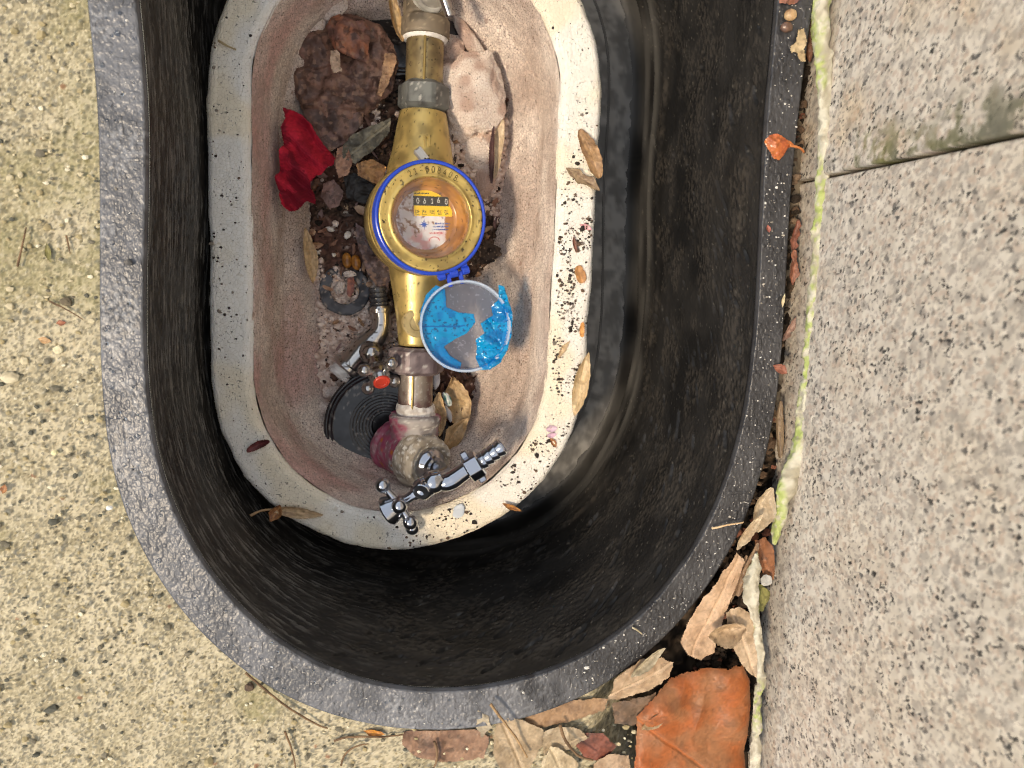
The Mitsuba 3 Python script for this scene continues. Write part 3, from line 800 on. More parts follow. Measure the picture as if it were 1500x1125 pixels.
yy_ = (v - DO) @ RY; xx_ = (v - DO) @ RX
c = nmix((0.74, 0.75, 0.79), (0.62, 0.62, 0.66), meshkit.noise(v * 300, 2))
c = nmix(c, (0.66, 0.33, 0.35), sstep(0.46, 0.58, pm) * sstep(-0.004, -0.014, yy_ + 0.008 * (meshkit.noise(v * 300, 3) - 0.5)) * 0.85)
rust = sstep(0.48, 0.60, meshkit.fbm(v * 170, 3, 6) - 6 * (xx_ + 0.014))
c = nmix(c, (0.24, 0.11, 0.055), rust * sstep(0.35, 0.6, meshkit.noise(v * 700, 7)) * 0.9)
c = nmix(c, (0.36, 0.17, 0.05), sstep(0.0165, 0.0195, xx_ + 0.003 * (meshkit.noise(v * 400, 9) - 0.5)))
dial = obj('dial', dd, 'matter', meter, smooth=True, color=c)


def onface(u, v_, h):
    return DO + RX * u + RY * v_ + UP * h


def local(px, py):
    q = onplane(px, py, DO, UP) - DO
    return float(q @ RX), float(q @ RY)


def place_text(mesh, u, v_, h, ang=0.0, o=None):
    ca, sa = math.cos(ang), math.sin(ang)
    x_, y_ = RX * ca + RY * sa, -RX * sa + RY * ca
    o = DO if o is None else o
    vv = np.asarray(mesh.vertices)
    return trimesh.Trimesh(o + RX * u + RY * v_ + UP * h + vv[:, :1] * x_ + vv[:, 1:2] * y_ + vv[:, 2:] * UP, mesh.faces, process=False)


def plate(x0, y0, x1, y1, h0, h1, clip=None):
    pg = shapely.box(x0, y0, x1, y1)
    if clip is not None:
        pg = pg.intersection(clip)
    return place_text(trimesh.creation.extrude_polygon(pg, h1 - h0, engine='earcut'), 0, 0, h0)


(yl, yt), (yr, yb) = local(605.5, 272), local(662, 317.5)
disc = Point(0, 0).buffer(0.0255, 64)
obj('yellow_panel', plate(yl, yb, yr, 0.03, 0.0002, 0.0007, disc), 'print_yellow', dial, smooth=False)
(wl, wt), (wr, wb) = local(605.0, 287.0), local(656.5, 302.5)
obj('counter_window', plate(wl, wb, wr, wt, 0.0007, 0.0013), 'print_black', dial, smooth=False)
wh = (wt - wb)
parts = []
for ch, px in zip('0616', (611.5, 621.5, 632.5, 641.8)):
    t = meshkit.text_mesh(ch, wh * 0.58, 0.0003)
    t.apply_scale([0.72, 1, 1])
    w = t.bounds[1][0] - t.bounds[0][0]
    parts.append(place_text(t, local(px, 295)[0] - w / 2 - t.bounds[0][0], wb + wh * (0.21 if ch != '6' or px < 630 else 0.33), 0.0013))
t = meshkit.text_mesh('0', wh * 0.58, 0.0003); t.apply_scale([0.72, 1, 1])
parts.append(place_text(t, local(652.7, 295)[0] - t.bounds[1][0] / 2, wb + wh * 0.21, 0.0013))
obj('digits', trimesh.util.concatenate(parts), 'print_white', dial, smooth=False)
H = {'man': [(0, .45, .1, .95), (.4, .45, .5, .95), (.1, .45, .4, .54), (.1, .86, .4, .95), (.66, .35, .76, 1), (.76, .63, .95, .72), (.1, 0, .2, .33), (.2, 0, .9, .09)],
     'cheon': [(.2, .9, .36, .99), (0, .76, .55, .85), (.05, .42, .15, .66), (.2, .6, .36, .76), (.4, .42, .5, .66), (.74, .35, .84, 1), (.58, .6, .74, .69), (.1, 0, .2, .33), (.2, 0, .9, .09)],
     'baek': [(0, .45, .1, 1), (.35, .45, .45, 1), (.1, .45, .35, .53), (.1, .69, .35, .77), (.58, .4, .66, 1), (.82, .4, .9, 1), (.66, .66, .82, .74), (.2, .22, .9, .31), (.8, 0, .9, .22)],
     'sip': [(.05, .5, .16, .74), (.16, .66, .27, .98), (.27, .66, .38, .86), (.38, .5, .49, .74), (.75, .44, .85, 1), (.2, 0, .3, .4), (.75, 0, .85, .4), (.3, 0, .75, .08), (.3, .19, .75, .27)],
     'il': [(.08, .5, .42, .58), (.08, .9, .42, .98), (0, .56, .1, .92), (.4, .56, .5, .92), (.75, .46, .85, 1), (.2, .32, .85, .39), (.75, .24, .85, .32), (.2, .16, .85, .24), (.2, .07, .3, .16), (.2, 0, .88, .07)]}
parts = []
sz = (wh * 0.55)
for k_, px in zip(('man', 'cheon', 'baek', 'sip', 'il'), (611.5, 621.5, 633, 643.5, 653.5)):
    u0, v0 = local(px, 315)
    for (x0, y0, x1, y1) in H[k_]:
        parts.append(plate(u0 - sz / 2 + x0 * sz, v0 + y0 * sz, u0 - sz / 2 + x1 * sz, v0 + y1 * sz, 0.0007, 0.0009))
obj('place_value_letters', trimesh.util.concatenate(parts), 'print_ink', dial, smooth=False)
sx, sy = local(621, 329)
star = []
for k_ in range(8):
    a_ = k_ * math.pi / 4
    L_ = 0.0046 if k_ % 2 == 0 else 0.0034
    pg = Polygon([(L_ * math.cos(a_), L_ * math.sin(a_)), (0.0014 * math.cos(a_ + .4), 0.0014 * math.sin(a_ + .4)), (0.0014 * math.cos(a_ - .4), 0.0014 * math.sin(a_ - .4))])
    star.append(place_text(trimesh.creation.extrude_polygon(pg, 0.0002, engine='earcut'), sx, sy, 0.0003))
star.append(place_text(trimesh.creation.extrude_polygon(Point(0, 0).buffer(0.0015), 0.0002, engine='earcut'), sx, sy, 0.0003))
obj('blue_star', trimesh.util.concatenate(star), 'print_blue', dial, smooth=False)


def strokes(px0, px1, py, hh, seed, slope=0.0):
    """A line of print too small to read, as short ticks."""
    rr, out, x_ = np.random.default_rng(seed), [], px0
    while x_ < px1:
        w_ = rr.uniform(0.8, 1.6)
        u0, v0 = local(x_, py + slope * (x_ - px0)); u1, v1 = local(x_ + w_, py + slope * (x_ - px0) - hh * rr.uniform(.6, 1))
        out.append(plate(min(u0, u1), min(v0, v1), max(u0, u1), max(v0, v1), 0.0003, 0.0005)); x_ += w_ + rr.uniform(0.5, 1.1)
    return out


obj('blue_print', trimesh.util.concatenate(strokes(637, 659, 328.5, 2.2, 1) + strokes(634, 657, 333, 2.2, 2) + strokes(634, 657, 337, 2, 3)), 'print_blue', dial, smooth=False)
red = strokes(629, 650, 342.5, 2.4, 4)
for a_ in np.linspace(0.1, 3.0, 14):
    u0, v0 = local(636 + 7.5 * math.cos(a_), 353 - 6 * math.sin(a_))
    red.append(plate(u0 - .0003, v0 - .0004, u0 + .0003, v0 + .0004, 0.0003, 0.0005))
obj('red_print', trimesh.util.concatenate(red), 'print_red', dial, smooth=False)
top_t = strokes(606, 628, 284.5, 2.6, 6)
for t in top_t:
    t.vertices += UP * 0.0005
obj('small_print', trimesh.util.concatenate(top_t), 'print_ink', dial, smooth=False)
# serial number stamped round the top of the bezel
ser, parts = '21-008408', []
BO = CC + UP * 0.0474
for k_, ch in enumerate(ser):
    a_ = math.radians(90 + 27 - k_ * 7.4)
    t = meshkit.text_mesh(ch, 0.0052, 0.0006); t.apply_scale([0.72, 1, 1]); t.apply_translation((-t.bounds[:, 0].mean(), 0, 0))
    parts.append(place_text(t, 0.0371 * math.cos(a_), 0.0371 * math.sin(a_), 0.0, a_ - math.pi / 2, BO))
obj('serial_number', trimesh.util.concatenate(parts), 'engraved', bezel, smooth=False)
glass = [(0.0440, 0.0334), (0.0452, 0.0330), (0.0462, 0.0316), (0.0470, 0.028), (0.0474, 0.018), (0.0476, 0.009), (0.0476, 0.0001)]
obj('glass', lathe(CC, UP, dense(glass, 0.002), 96), 'clear_glass', meter, smooth=True)
rim_in = tube(np.array([CC + UP * 0.0450 + 0.0328 * (math.cos(a_) * RX + math.sin(a_) * RY) for a_ in np.linspace(0, 2 * math.pi, 90)]), 0.0011, n=10, sub=1, caps=False)
obj('glass_seal', rim_in, 'clear_glass', meter, smooth=True)
# pin in the flange, screw heads, plug on the lower neck
p0 = onplane(549, 319, CC + UP * 0.027, UP)
obj('pin', lathe(p0, unit(CC + UP * 0.027 - p0), [(0, 0.0002), (0, 0.0016), (0.012, 0.0016)], 16), 'seal_lead', meter, smooth=40)
pl_o = onplane(611, 473, CC + UP * 0.0165, UP)
m = creased(lathe(pl_o - UP * 0.006, UP, dense([(0, 0.0132), (0.0075, 0.0132), (0.0085, 0.0124), (0.0085, 0.0072), (0.0078, 0.0066), (0.0078, 0.0001)]), 60), 30)
vobj('plug', m, 'metal_vc_rough', meter, dict(ca=(0.50, 0.40, 0.20), cb=(0.36, 0.28, 0.13), f=120, spk=(0.2, 0.16, 0.09), st=0.8, sf=400))
m = hexnut(onplane(622, 474, CC + UP * 0.0245, UP), UP, 0.003, 0.0062, 0.0008)
vobj('plug_nut', m, 'metal_vc_rough', meter, IRON)
# flow mark cast on the upper neck
arrow = []
for (x0, y0, x1, y1) in ((-4, -9, -1.5, 6), (2, -9, 4.5, 6), (-1.5, 4, 2, 6), (4.5, -9, 7, -7)):
    o_ = onplane(625 + (x0 + x1) / 2, 205 - (y0 + y1) / 2, CC + UP * 0.0262, UP)
    arrow.append(box_mesh(o_, RX, RY, UP, (abs(x1 - x0) * 0.0006, abs(y1 - y0) * 0.0006, 0.0024)))
m = trimesh.util.concatenate(arrow)
vobj('cast_mark', m, 'metal_vc', meter, BRASS, smooth=False)
# hinge and lid
HG = onplane(665, 400, CC + UP * 0.043, UP)
hx = unit(RX * 0.97 + RY * 0.24)
hy = np.cross(UP, hx)
hp = []
for s_, ln, rr in ((-0.0115, 0.0065, 0.0036), (-0.0005, 0.0075, 0.0038), (0.0105, 0.0065, 0.0036)):
    hp.append(lathe(HG + hx * (s_ - ln / 2), hx, [(0, 0.0005), (0, rr - 0.0006), (0.0006, rr), (ln - 0.0006, rr), (ln, rr - 0.0006), (ln, 0.0005)], 20))
for s_ in (-0.0115, 0.0105):
    hp.append(box_mesh(HG + hx * s_ + hy * 0.004 - UP * 0.001, hx, hy, UP, (0.0055, 0.009, 0.004)))
for s_ in (-0.0055, 0.0055):
    hp.append(box_mesh(HG + hx * s_ - hy * 0.0052 - UP * 0.001, hx, hy, UP, (0.0035, 0.011, 0.0035)))
obj('hinge', creased(trimesh.util.concatenate(hp), 30), 'blue_plastic', meter, smooth=True)
LN = unit(np.array([0.10, 0.06, 1.0]))
LO = P(682, 478, -0.1760)
LR = 0.0398
lid_ring = creased(lathe(LO, LN, dense([(-0.004, LR - 0.0016), (-0.004, LR), (0.0030, LR + 0.0006), (0.0038, LR), (0.0038, LR - 0.0014), (0.0030, LR - 0.0019), (-0.0025, LR - 0.0024), (-0.004, LR - 0.0016)], 0.0015), 110), 40)
lid = obj('lid', lid_ring, 'lid_ring', meter, smooth=True)
obj('clear_disc', lathe(LO, LN, dense([(-0.0032, LR - 0.0018), (-0.0034, LR * 0.6), (-0.0035, 0.0001)], 0.003), 90), 'lid_clear', lid, smooth=True)


def film(poly_px, h, seed, amp):
    pg = Polygon([(q[0], q[1]) for q in poly_px])
    lx = unit(RX - LN * np.dot(RX, LN)); ly = np.cross(LN, lx)
    loc = []
    for x_, y_ in poly_px:
        q = onplane(x_, y_, LO, LN) - LO
        loc.append((q @ lx, q @ ly))
    pg = Polygon(loc).buffer(0.0006).buffer(-0.0002)
    x0, y0, x1, y1 = pg.bounds
    X_, Y_ = np.meshgrid(np.arange(x0, x1 + 0.0004, 0.0004), np.arange(y0, y1 + 0.0004, 0.0004), indexing='ij')
    keep = shapely.contains_xy(pg, X_, Y_)
    v_, F_, used = grid_mesh(X_, Y_, 0 * X_, keep)
    cr = np.abs(meshkit.noise(np.column_stack([v_[:, 0] * 110 + v_[:, 1] * 45, v_[:, 1] * 120, v_[:, 2] + seed]), seed) - 0.5) * 2
    hgt = h + amp * (meshkit.fbm(v_ * 90, 2, seed) - 0.5) + amp * 0.7 * (cr - 0.5) + 0.3 * amp * (meshkit.fbm(v_ * 400, 2, seed + 1) - 0.5)
    lim = np.hypot(v_[:, 0], v_[:, 1]) > LR - 0.002
    hgt = np.where(lim, hgt + 0.004, hgt)
    w_ = LO + v_[:, :1] * lx + v_[:, 1:2] * ly + hgt[:, None] * LN
    spk = sstep(0.66, 0.74, meshkit.fbm(v_ * 520, 2, seed + 3))
    col_ = nmix((0.0, 0.37, 0.80), (0.01, 0.12, 0.34), spk)
    col_ = nmix(col_, (0.0, 0.20, 0.62), sstep(0.45, 0.6, meshkit.fbm(v_ * 90, 2, seed + 4)) * 0.7)
    col_ = nmix(col_, (0.0, 0.16, 0.52), (np.abs(v_[:, 1] + 0.001 * (meshkit.noise(v_ * 200, 3) - 0.5) - 0.0005) < 0.0007) * (v_[:, 0] < 0))
    return trimesh.Trimesh(w_, F_, process=False), col_


FA = [(638, 418), (652, 424), (654, 450), (672, 458), (694, 460), (697, 472), (684, 488), (668, 496), (650, 508), (660, 522), (676, 532), (673, 545), (650, 538), (634, 522), (622, 504), (615, 480), (616, 456), (624, 432)]
FB = [(729, 418), (737, 420), (743, 440), (749, 458), (748, 490), (742, 512), (732, 530), (716, 541), (704, 541), (698, 526), (699, 508), (697, 497), (710, 488), (704, 474), (722, 462), (720, 448), (730, 440)]
for k_, (fa, am) in enumerate(((FA, 0.0013), (FB, 0.0048))):
    m, c = film(fa, -0.0022 if k_ == 0 else 0.0008, 11 + k_, am)
    labels[obj('blue_film', m, 'blue_film', lid, smooth=True, color=c)] = {'label': 'smooth stuck-down piece of blue film' if k_ == 0 else 'crinkled loose piece of blue film'}
m = box_mesh(P(698, 545, -0.176), hx, hy, LN, (0.010, 0.006, 0.003))
obj('lid_tab', m, 'clear_glass', lid, smooth=30)
# lead seal on its wire
seal = thing('lead_seal', 'small silvery crimped seal wired to the top of the meter', 'seal')
so = onplane(617, 227, CC + UP * 0.040, UP)
sd = unit(RX * 0.62 - RY * 0.78 + UP * 0.1); se = np.cross(UP, sd)
sp_ = [box_mesh(so, sd, unit(se), np.cross(sd, unit(se)), (0.0125, 0.0080, 0.0050), 0.25)]
for s_ in (-0.0024, 0.0024):
    sp_.append(box_mesh(so + unit(se) * s_ + np.cross(sd, unit(se)) * 0.002, sd, unit(se), np.cross(sd, unit(se)), (0.0120, 0.0018, 0.0022), 0.2))
obj('crimp', trimesh.util.concatenate(sp_), 'seal_lead', seal, smooth=False)
w_pts = [so + sd * 0.005, onplane(628, 233, CC + UP * 0.042, UP), onplane(634, 238, CC + UP * 0.046, UP), onplane(641, 240, CC + UP * 0.044, UP)]
m = tube(w_pts, 0.0009, 8, 6)
obj('wire', m, 'black_rubber', seal, smooth=True, color=plain(m, (.03, .03, .03), (.05, .05, .05)))
m = tube([so + sd * 0.004 + UP * 0.002, onplane(631, 236, CC + UP * 0.046, UP), onplane(637, 235, CC + UP * 0.044, UP)], 0.0009, 8, 6)
obj('wire', m, 'black_rubber', seal, smooth=True, color=plain(m, (.03, .03, .03), (.05, .05, .05)))

# --- upper pipe: grey union nut, brass nipple, tape, old bronze stop valve with chrome lever
up = thing('upper_pipe', 'short dull brass pipe above the meter with a grey union nut', 'pipe')
tt_ = lambda py: ax_at(py)
m = hexnut(tt_(164), AX, float(np.dot(tt_(122) - tt_(164), AX)), 0.0222, 0.004, 0.010, ref=RX, phase=0.35)
vobj('union_nut', m, 'metal_vc_rough', up, IRON)
L_ = float(np.dot(tt_(55) - tt_(125), AX))
m = lathe(tt_(125), AX, dense([(0, 0.0164), (L_, 0.0164)], 0.0008), 110)
vobj('pipe', m, 'metal_vc', up, DARKB)
m = tube([tt_(124) + UP * 0.0162 - RX * 0.0035, tt_(58) + UP * 0.0162 - RX * 0.0035], 0.0011, 8, 1)
vobj('seam', m, 'metal_vc', up, dict(BRASS, ca=(0.55, 0.42, 0.14)))
m = lathe(tt_(62), AX, dense([(0, 0.0150), (0.0005, 0.0182), (0.003, 0.0192), (0.006, 0.0186)]), 60, wob=0.004, seed=5)
vobj('thread_tape', m, 'tape', up, dict(ca=(0.78, 0.78, 0.76), cb=(0.58, 0.56, 0.52), f=300))
valve = thing('stop_valve', 'weathered bronze stop valve with chrome lever at the top of the pipe', 'valve')
L1 = float(np.dot(tt_(30) - tt_(56), AX))
m = lathe(tt_(56), AX, dense([(-0.001, 0.0165), (0, 0.0205), (0.0015, 0.0212), (L1 - 0.001, 0.0212), (L1, 0.0200), (L1 + 0.0015, 0.0192), (L1 + 0.003, 0.0198), (L1 + 0.05, 0.0202), (L1 + 0.06, 0.001)]), 60)
vobj('body', creased(m, 30), 'metal_vc_rough', valve, BRONZE)
bo = P(630, -6, -0.196)
m = lathe(bo, unit(UP + 0.1 * AX), dense([(-0.012, 0.0150), (0.004, 0.0150), (0.006, 0.0138), (0.006, 0.0125), (0.003, 0.0118), (0.003, 0.0001)]), 48)
vobj('bonnet', creased(m, 30), 'metal_vc_rough', valve, dict(ca=(0.50, 0.50, 0.46), cb=(0.26, 0.25, 0.22), f=150, spk=(0.1, 0.09, 0.07)))
l0, l1 = P(644, -22, -0.168), P(660, 24, -0.172)
obj('lever', creased(lathe(l0, unit(l1 - l0), [(0, 0.0005), (0, 0.0042), (float(np.linalg.norm(l1 - l0)) - 0.001, 0.0042), (float(np.linalg.norm(l1 - l0)), 0.0036), (float(np.linalg.norm(l1 - l0)), 0.0002)], 28), 35), 'chrome_old', valve, smooth=True)

# --- lower pipe: stained nut, nipple, tape, cast elbow with its collar
lp = thing('lower_pipe', 'short stained pipe below the meter with a purplish hex nut', 'pipe')
STAIN = dict(ca=(0.25, 0.205, 0.21), cb=(0.105, 0.078, 0.086), f=130, spk=(0.42, 0.40, 0.39), st=0.76, sf=460)
m = hexnut(tt_(547), AX, float(np.dot(tt_(508) - tt_(547), AX)), 0.0252, 0.003, 0.010, ref=RX, phase=0.0)
vobj('union_nut', m, 'metal_vc_rough', lp, STAIN)
L_ = float(np.dot(tt_(542) - tt_(598), AX))
m = lathe(tt_(598), AX, dense([(0, 0.0160), (L_, 0.0160)], 0.0008), 110)
vobj('pipe', m, 'metal_vc', lp, dict(ca=(0.34, 0.30, 0.26), cb=(0.17, 0.105, 0.10), f=80, spk=(0.45, 0.43, 0.40), st=0.78, sf=700))
m = tube([tt_(597) + UP * 0.0158 - RX * 0.006, tt_(548) + UP * 0.0158 - RX * 0.006], 0.0011, 8, 1)
vobj('seam', m, 'metal_vc', lp, dict(BRASS, ca=(0.45, 0.36, 0.14)))
m = lathe(tt_(610), AX, dense([(0, 0.0162), (0.0008, 0.0180), (0.004, 0.0176), (0.007, 0.0184), (0.0105, 0.0176), (0.0125, 0.0162)], 0.0006), 90, wob=0.007, seed=9)
vobj('thread_tape', m, 'tape', lp, dict(ca=(0.74, 0.73, 0.70), cb=(0.50, 0.46, 0.42), f=260))
elbow = thing('pipe_elbow', 'grey cast pipe elbow with magenta stains and a thick collar', 'pipe elbow')
D0, D1 = P(577, 652, -0.236), P(631, 681, -0.184)
DD = unit(D1 - D0)
DL = float(np.linalg.norm(D1 - D0))
mid = D0 + DD * DL * 0.45
m1 = tube([tt_(606), tt_(620), tt_(640), tt_(655) * 0.6 + mid * 0.4], [0.0222, 0.0226, 0.0220, 0.0200], n=60, sub=14, wob=0.003, seed=3)
m1b = lathe(tt_(620), AX, dense([(-0.001, 0.0225), (0.001, 0.0238), (0.006, 0.0240), (0.008, 0.0228), (0.0082, 0.016)], 0.0012), 60, wob=0.004, seed=7)
m2 = lathe(D0, DD, dense([(-0.004, 0.004), (-0.003, 0.0245), (0.002, 0.0272), (0.007, 0.0268), (0.009, 0.0245), (0.02, 0.0242), (DL * 0.62, 0.0246)], 0.0012), 80, wob=0.004, seed=6)
body = trimesh.util.concatenate([m1, m1b, m2])
v = np.asarray(body.vertices)
c = plain(body, (0.43, 0.40, 0.38), (0.23, 0.205, 0.195), 110, 3, (0.60, 0.58, 0.54), 0.70, 520)
mag = sstep(0.40, 0.50, meshkit.fbm(v * 42, 3, 13) + 5.5 * (tt_(640)[0] - 0.004 - v[:, 0]) )
c = nmix(c, nmix((0.42, 0.075, 0.15), (0.30, 0.06, 0.11), meshkit.noise(v * 300, 3)), mag * (0.45 + 0.5 * sstep(0.35, 0.6, meshkit.fbm(v * 260, 2, 15))))
c = nmix(c, (0.50, 0.16, 0.04), sstep(0.82, 0.86, meshkit.noise(v * 150, 19)))
obj('body', body, 'cast_vc', elbow, smooth=True, color=c)
cp = dense([(DL * 0.58, 0.0235), (DL * 0.62, 0.0262), (DL * 0.70, 0.0272), (DL * 0.78, 0.0262), (DL * 0.82, 0.0246), (DL * 0.86, 0.0252), (DL * 0.93, 0.0248), (DL * 0.97, 0.0232), (DL * 0.985, 0.0205), (DL * 0.95, 0.0165), (DL * 0.92, 0.010)], 0.0009)
m = lathe(D0, DD, cp, 90, wob=0.0028, seed=12)
vobj('collar', m, 'cast_vc', elbow, dict(ca=(0.46, 0.41, 0.33), cb=(0.25, 0.215, 0.17), f=150, spk=(0.62, 0.60, 0.55), st=0.66, sf=430))


def ridges(o, axis, L, r, n, amp=0.0008):
    prof = [(0, 0.0003), (0, r - amp)]
    for k_ in range(n):
        t0 = L * k_ / n
        prof += [(t0 + L / n * 0.15, r), (t0 + L / n * 0.55, r + amp), (t0 + L / n * 0.8, r + amp), (t0 + L / n * 0.9, r - amp)]
    prof += [(L, r - amp), (L, r * 0.62), (L - 0.004, r * 0.6)]
    return creased(lathe(o, axis, prof, 32), 35)


def ball(c_, r):
    return trimesh.Trimesh(trimesh.creation.icosphere(subdivisions=3).vertices * r + c_, trimesh.creation.icosphere(subdivisions=3).faces, process=False)


# --- bright chrome hose tap screwed into the elbow
tap = thing('garden_tap', 'bright chrome hose tap with cross handle at the bottom of the tub', 'tap')
TZ = -0.112
tp = lambda px, py, z=TZ: P(px, py, z)
fl0 = D0 + DD * DL * 0.94
obj('flange', creased(lathe(fl0, DD, dense([(0, 0.0150), (0.003, 0.0152), (0.005, 0.0143), (0.009, 0.0108), (0.012, 0.0095), (0.013, 0.0070)], 0.001), 48), 35), 'chrome', tap, smooth=True)
inlet_top = tp(629, 703, TZ - 0.006)
obj('inlet', tube([fl0 + DD * 0.008, fl0 + DD * 0.022, (fl0 + DD * 0.03) * 0.4 + inlet_top * 0.6, inlet_top], [0.0074, 0.0072, 0.0070, 0.0070], n=28, sub=8), 'chrome', tap, smooth=True)
hub, nk = tp(581, 741), tp(609, 724)
sd_ = unit(tp(640, 703) - hub)
sL = float(np.linalg.norm(tp(640, 703) - hub))
q = lambda px, py: float(np.dot(tp(px, py) - hub, sd_))
bodyp = [(q(606, 726), 0.0005), (q(606, 726), 0.0052), (q(612, 722), 0.0056), (q(614, 721), 0.0085), (q(617, 719), 0.0092), (q(622, 716), 0.0092), (q(624, 715), 0.0086), (q(625, 714), 0.0094), (q(627, 713), 0.0086), (q(628, 712.6), 0.0094), (q(630, 711.5), 0.0086),
         (q(632, 710), 0.0092), (q(637, 706), 0.0098), (q(642, 703), 0.0088), (q(646, 701), 0.0070), (q(649, 699), 0.0062), (q(649, 699), 0.0003)]
obj('body', creased(lathe(hub, sd_, dense(bodyp, 0.002), 40), 30), 'chrome', tap, smooth=True)
obj('bonnet_disc', creased(lathe(tp(617, 720.5, TZ + 0.0085), unit([-0.25, -0.25, 1]), [(-0.004, 0.0068), (0, 0.0068), (0.0006, 0.0060), (0.0004, 0.0001)], 32), 30), 'chrome', tap, smooth=True)
obj('stem', lathe(tp(592, 734), sd_, [(0, 0.0040), (q(612, 722) - q(592, 734), 0.0042)], 24), 'chrome', tap, smooth=True)
bell = [(-0.0095, 0.0002), (-0.0095, 0.0118), (-0.008, 0.0126), (-0.004, 0.0112), (0.002, 0.0086), (0.006, 0.0066), (0.0085, 0.0050), (0.0085, 0.002)]
handle = obj('handle', creased(lathe(hub, unit(sd_ + np.array([0, 0, 0.15])), dense(bell, 0.001), 40), 40), 'chrome', tap, smooth=True)
for (bx, by, bz, br, nx_, ny_) in ((560.5, 711, TZ + 0.001, 0.0062, 577, 729), (601, 765, TZ + 0.003, 0.0060, 592, 750), (604, 773, TZ - 0.011, 0.0060, 592, 752), (585, 741, TZ + 0.015, 0.0062, 583, 741)):
    bc, nc = tp(bx, by, bz), tp(nx_, ny_, (bz + TZ) / 2 + (0.003 if bz > TZ + 0.01 else 0))
    dv = unit(bc - nc); L_ = float(np.linalg.norm(bc - nc))
    nk_ = lathe(nc - dv * 0.004, dv, dense([(0, 0.0046), (0.004, 0.0036), (L_ * 0.5 + 0.004, 0.0032), (L_ + 0.002, 0.0042)], 0.0015), 24)
    obj('arm', trimesh.util.concatenate([nk_, ball(bc, br)]), 'chrome', handle, smooth=40)
sp0 = [tp(640, 705), tp(652, 707), tp(664, 702), tp(676, 693.5), tp(690, 685)]
obj('spout', tube(sp0, [0.0056, 0.0074, 0.0078, 0.0074, 0.0072], n=32, sub=10), 'chrome', tap, smooth=True)
n0, n1 = tp(684, 689), tp(704, 677)
nd = unit(n1 - n0); nL = float(np.linalg.norm(n1 - n0))
nut_ = hexnut(n0, nd, nL, 0.0112, 0.0012, 0.006, phase=0.3)
wing = unit(np.cross(nd, [0, 0, 1]))
cpl = obj('coupling_nut', nut_, 'chrome', tap, smooth=True)
obj('wing', box_mesh(n0 + nd * nL * 0.55 + wing * 0.0122, nd, wing, [0, 0, 1], (0.0060, 0.006, 0.0035), 0.2), 'chrome', cpl, smooth=False)
obj('wing', box_mesh(n0 + nd * nL * 0.35 - wing * 0.0122, nd, wing, [0, 0, 1], (0.0055, 0.006, 0.0035), 0.2), 'chrome', cpl, smooth=False)
b0, b1_ = tp(703, 677.5), tp(737, 653)
bd = unit(b1_ - b0)
obj('hose_barb', ridges(b0, bd, float(np.linalg.norm(b1_ - b0)), 0.0068, 4, 0.0005), 'chrome', tap, smooth=True)

# --- old dull tap lying loose beside the meter
ot = thing('garden_tap', 'dull old chrome tap with red cap lying loose beside the meter', 'tap')
OZ = -0.226
tp2 = lambda px, py, z=OZ: P(px, py, z)
spn = [tp2(501, 545), tp2(514, 529), tp2(529, 512), tp2(545, 499), tp2(556, 484), tp2(559, 466), tp2(557, 450)]
obj('body', tube(spn, [0.0100, 0.0102, 0.0112, 0.0108, 0.0090, 0.0088, 0.0090], n=40, sub=8), 'chrome_old', ot, smooth=True)
a_, b_ = tp2(557, 458), tp2(556, 446)
obj('swivel_ring', creased(lathe(a_, unit(b_ - a_), dense([(0, 0.0090), (0.0005, 0.0112), (0.004, 0.0116), (0.006, 0.0108), (0.007, 0.0090)], 0.001), 40), 35), 'chrome_old', ot, smooth=True)
m = ridges(tp2(556, 449), unit(tp2(553, 421) - tp2(556, 449)), float(np.linalg.norm(tp2(553, 421) - tp2(556, 449))), 0.0080, 4, 0.0006)
obj('hose_barb', m, 'black_rubber', ot, smooth=True, color=plain(m, (0.06, 0.06, 0.065), (0.025, 0.025, 0.028), 120))
fo, fd = tp2(512, 532), unit(tp2(494, 552) - tp2(512, 532))
obj('flange', creased(lathe(fo, fd, dense([(0, 0.0095), (0.0008, 0.0142), (0.004, 0.0146), (0.006, 0.0130), (0.0065, 0.009)], 0.001), 44), 35), 'chrome_old', ot, smooth=True)
m = lathe(fo + fd * 0.006, fd, dense([(0, 0.0098), (0.003, 0.0110), (0.005, 0.0104), (0.007, 0.0112), (0.010, 0.0104), (0.0105, 0.003)], 0.0008), 50, wob=0.006, seed=4)
vobj('thread_tape', m, 'tape', ot, dict(ca=(0.72, 0.71, 0.69), cb=(0.46, 0.44, 0.42), f=260))
h0, h1 = tp2(540, 507, OZ + 0.004), tp2(560, 562, -0.186)
hd = unit(h1 - h0); hL = float(np.linalg.norm(h1 - h0))
bp_ = [(0, 0.0080), (hL * 0.12, 0.0106), (hL * 0.26, 0.0110), (hL * 0.34, 0.0092), (hL * 0.38, 0.0062), (hL * 0.55, 0.0058), (hL * 0.6, 0.0080), (hL * 0.72, 0.0098), (hL * 0.86, 0.0094), (hL * 0.95, 0.0080), (hL * 0.955, 0.002)]
obj('bonnet', creased(lathe(h0, hd, dense(bp_, 0.0015), 40), 50), 'chrome_old', ot, smooth=True)
hc = h0 + hd * hL * 0.80
e1 = unit(np.cross(hd, [0, 0, 1.0])); e2 = np.cross(hd, e1)
han = ot
for k_ in range(4):
    a_ = math.radians(28 + 90 * k_)
    dv = math.cos(a_) * e1 + math.sin(a_) * e2
    bc = hc + dv * 0.0172
    obj('handle_arm', trimesh.util.concatenate([lathe(hc, dv, dense([(0.004, 0.0048), (0.010, 0.0036), (0.015, 0.0040)], 0.0015), 24), ball(bc, 0.0060)]), 'chrome_old', ot, smooth=40)
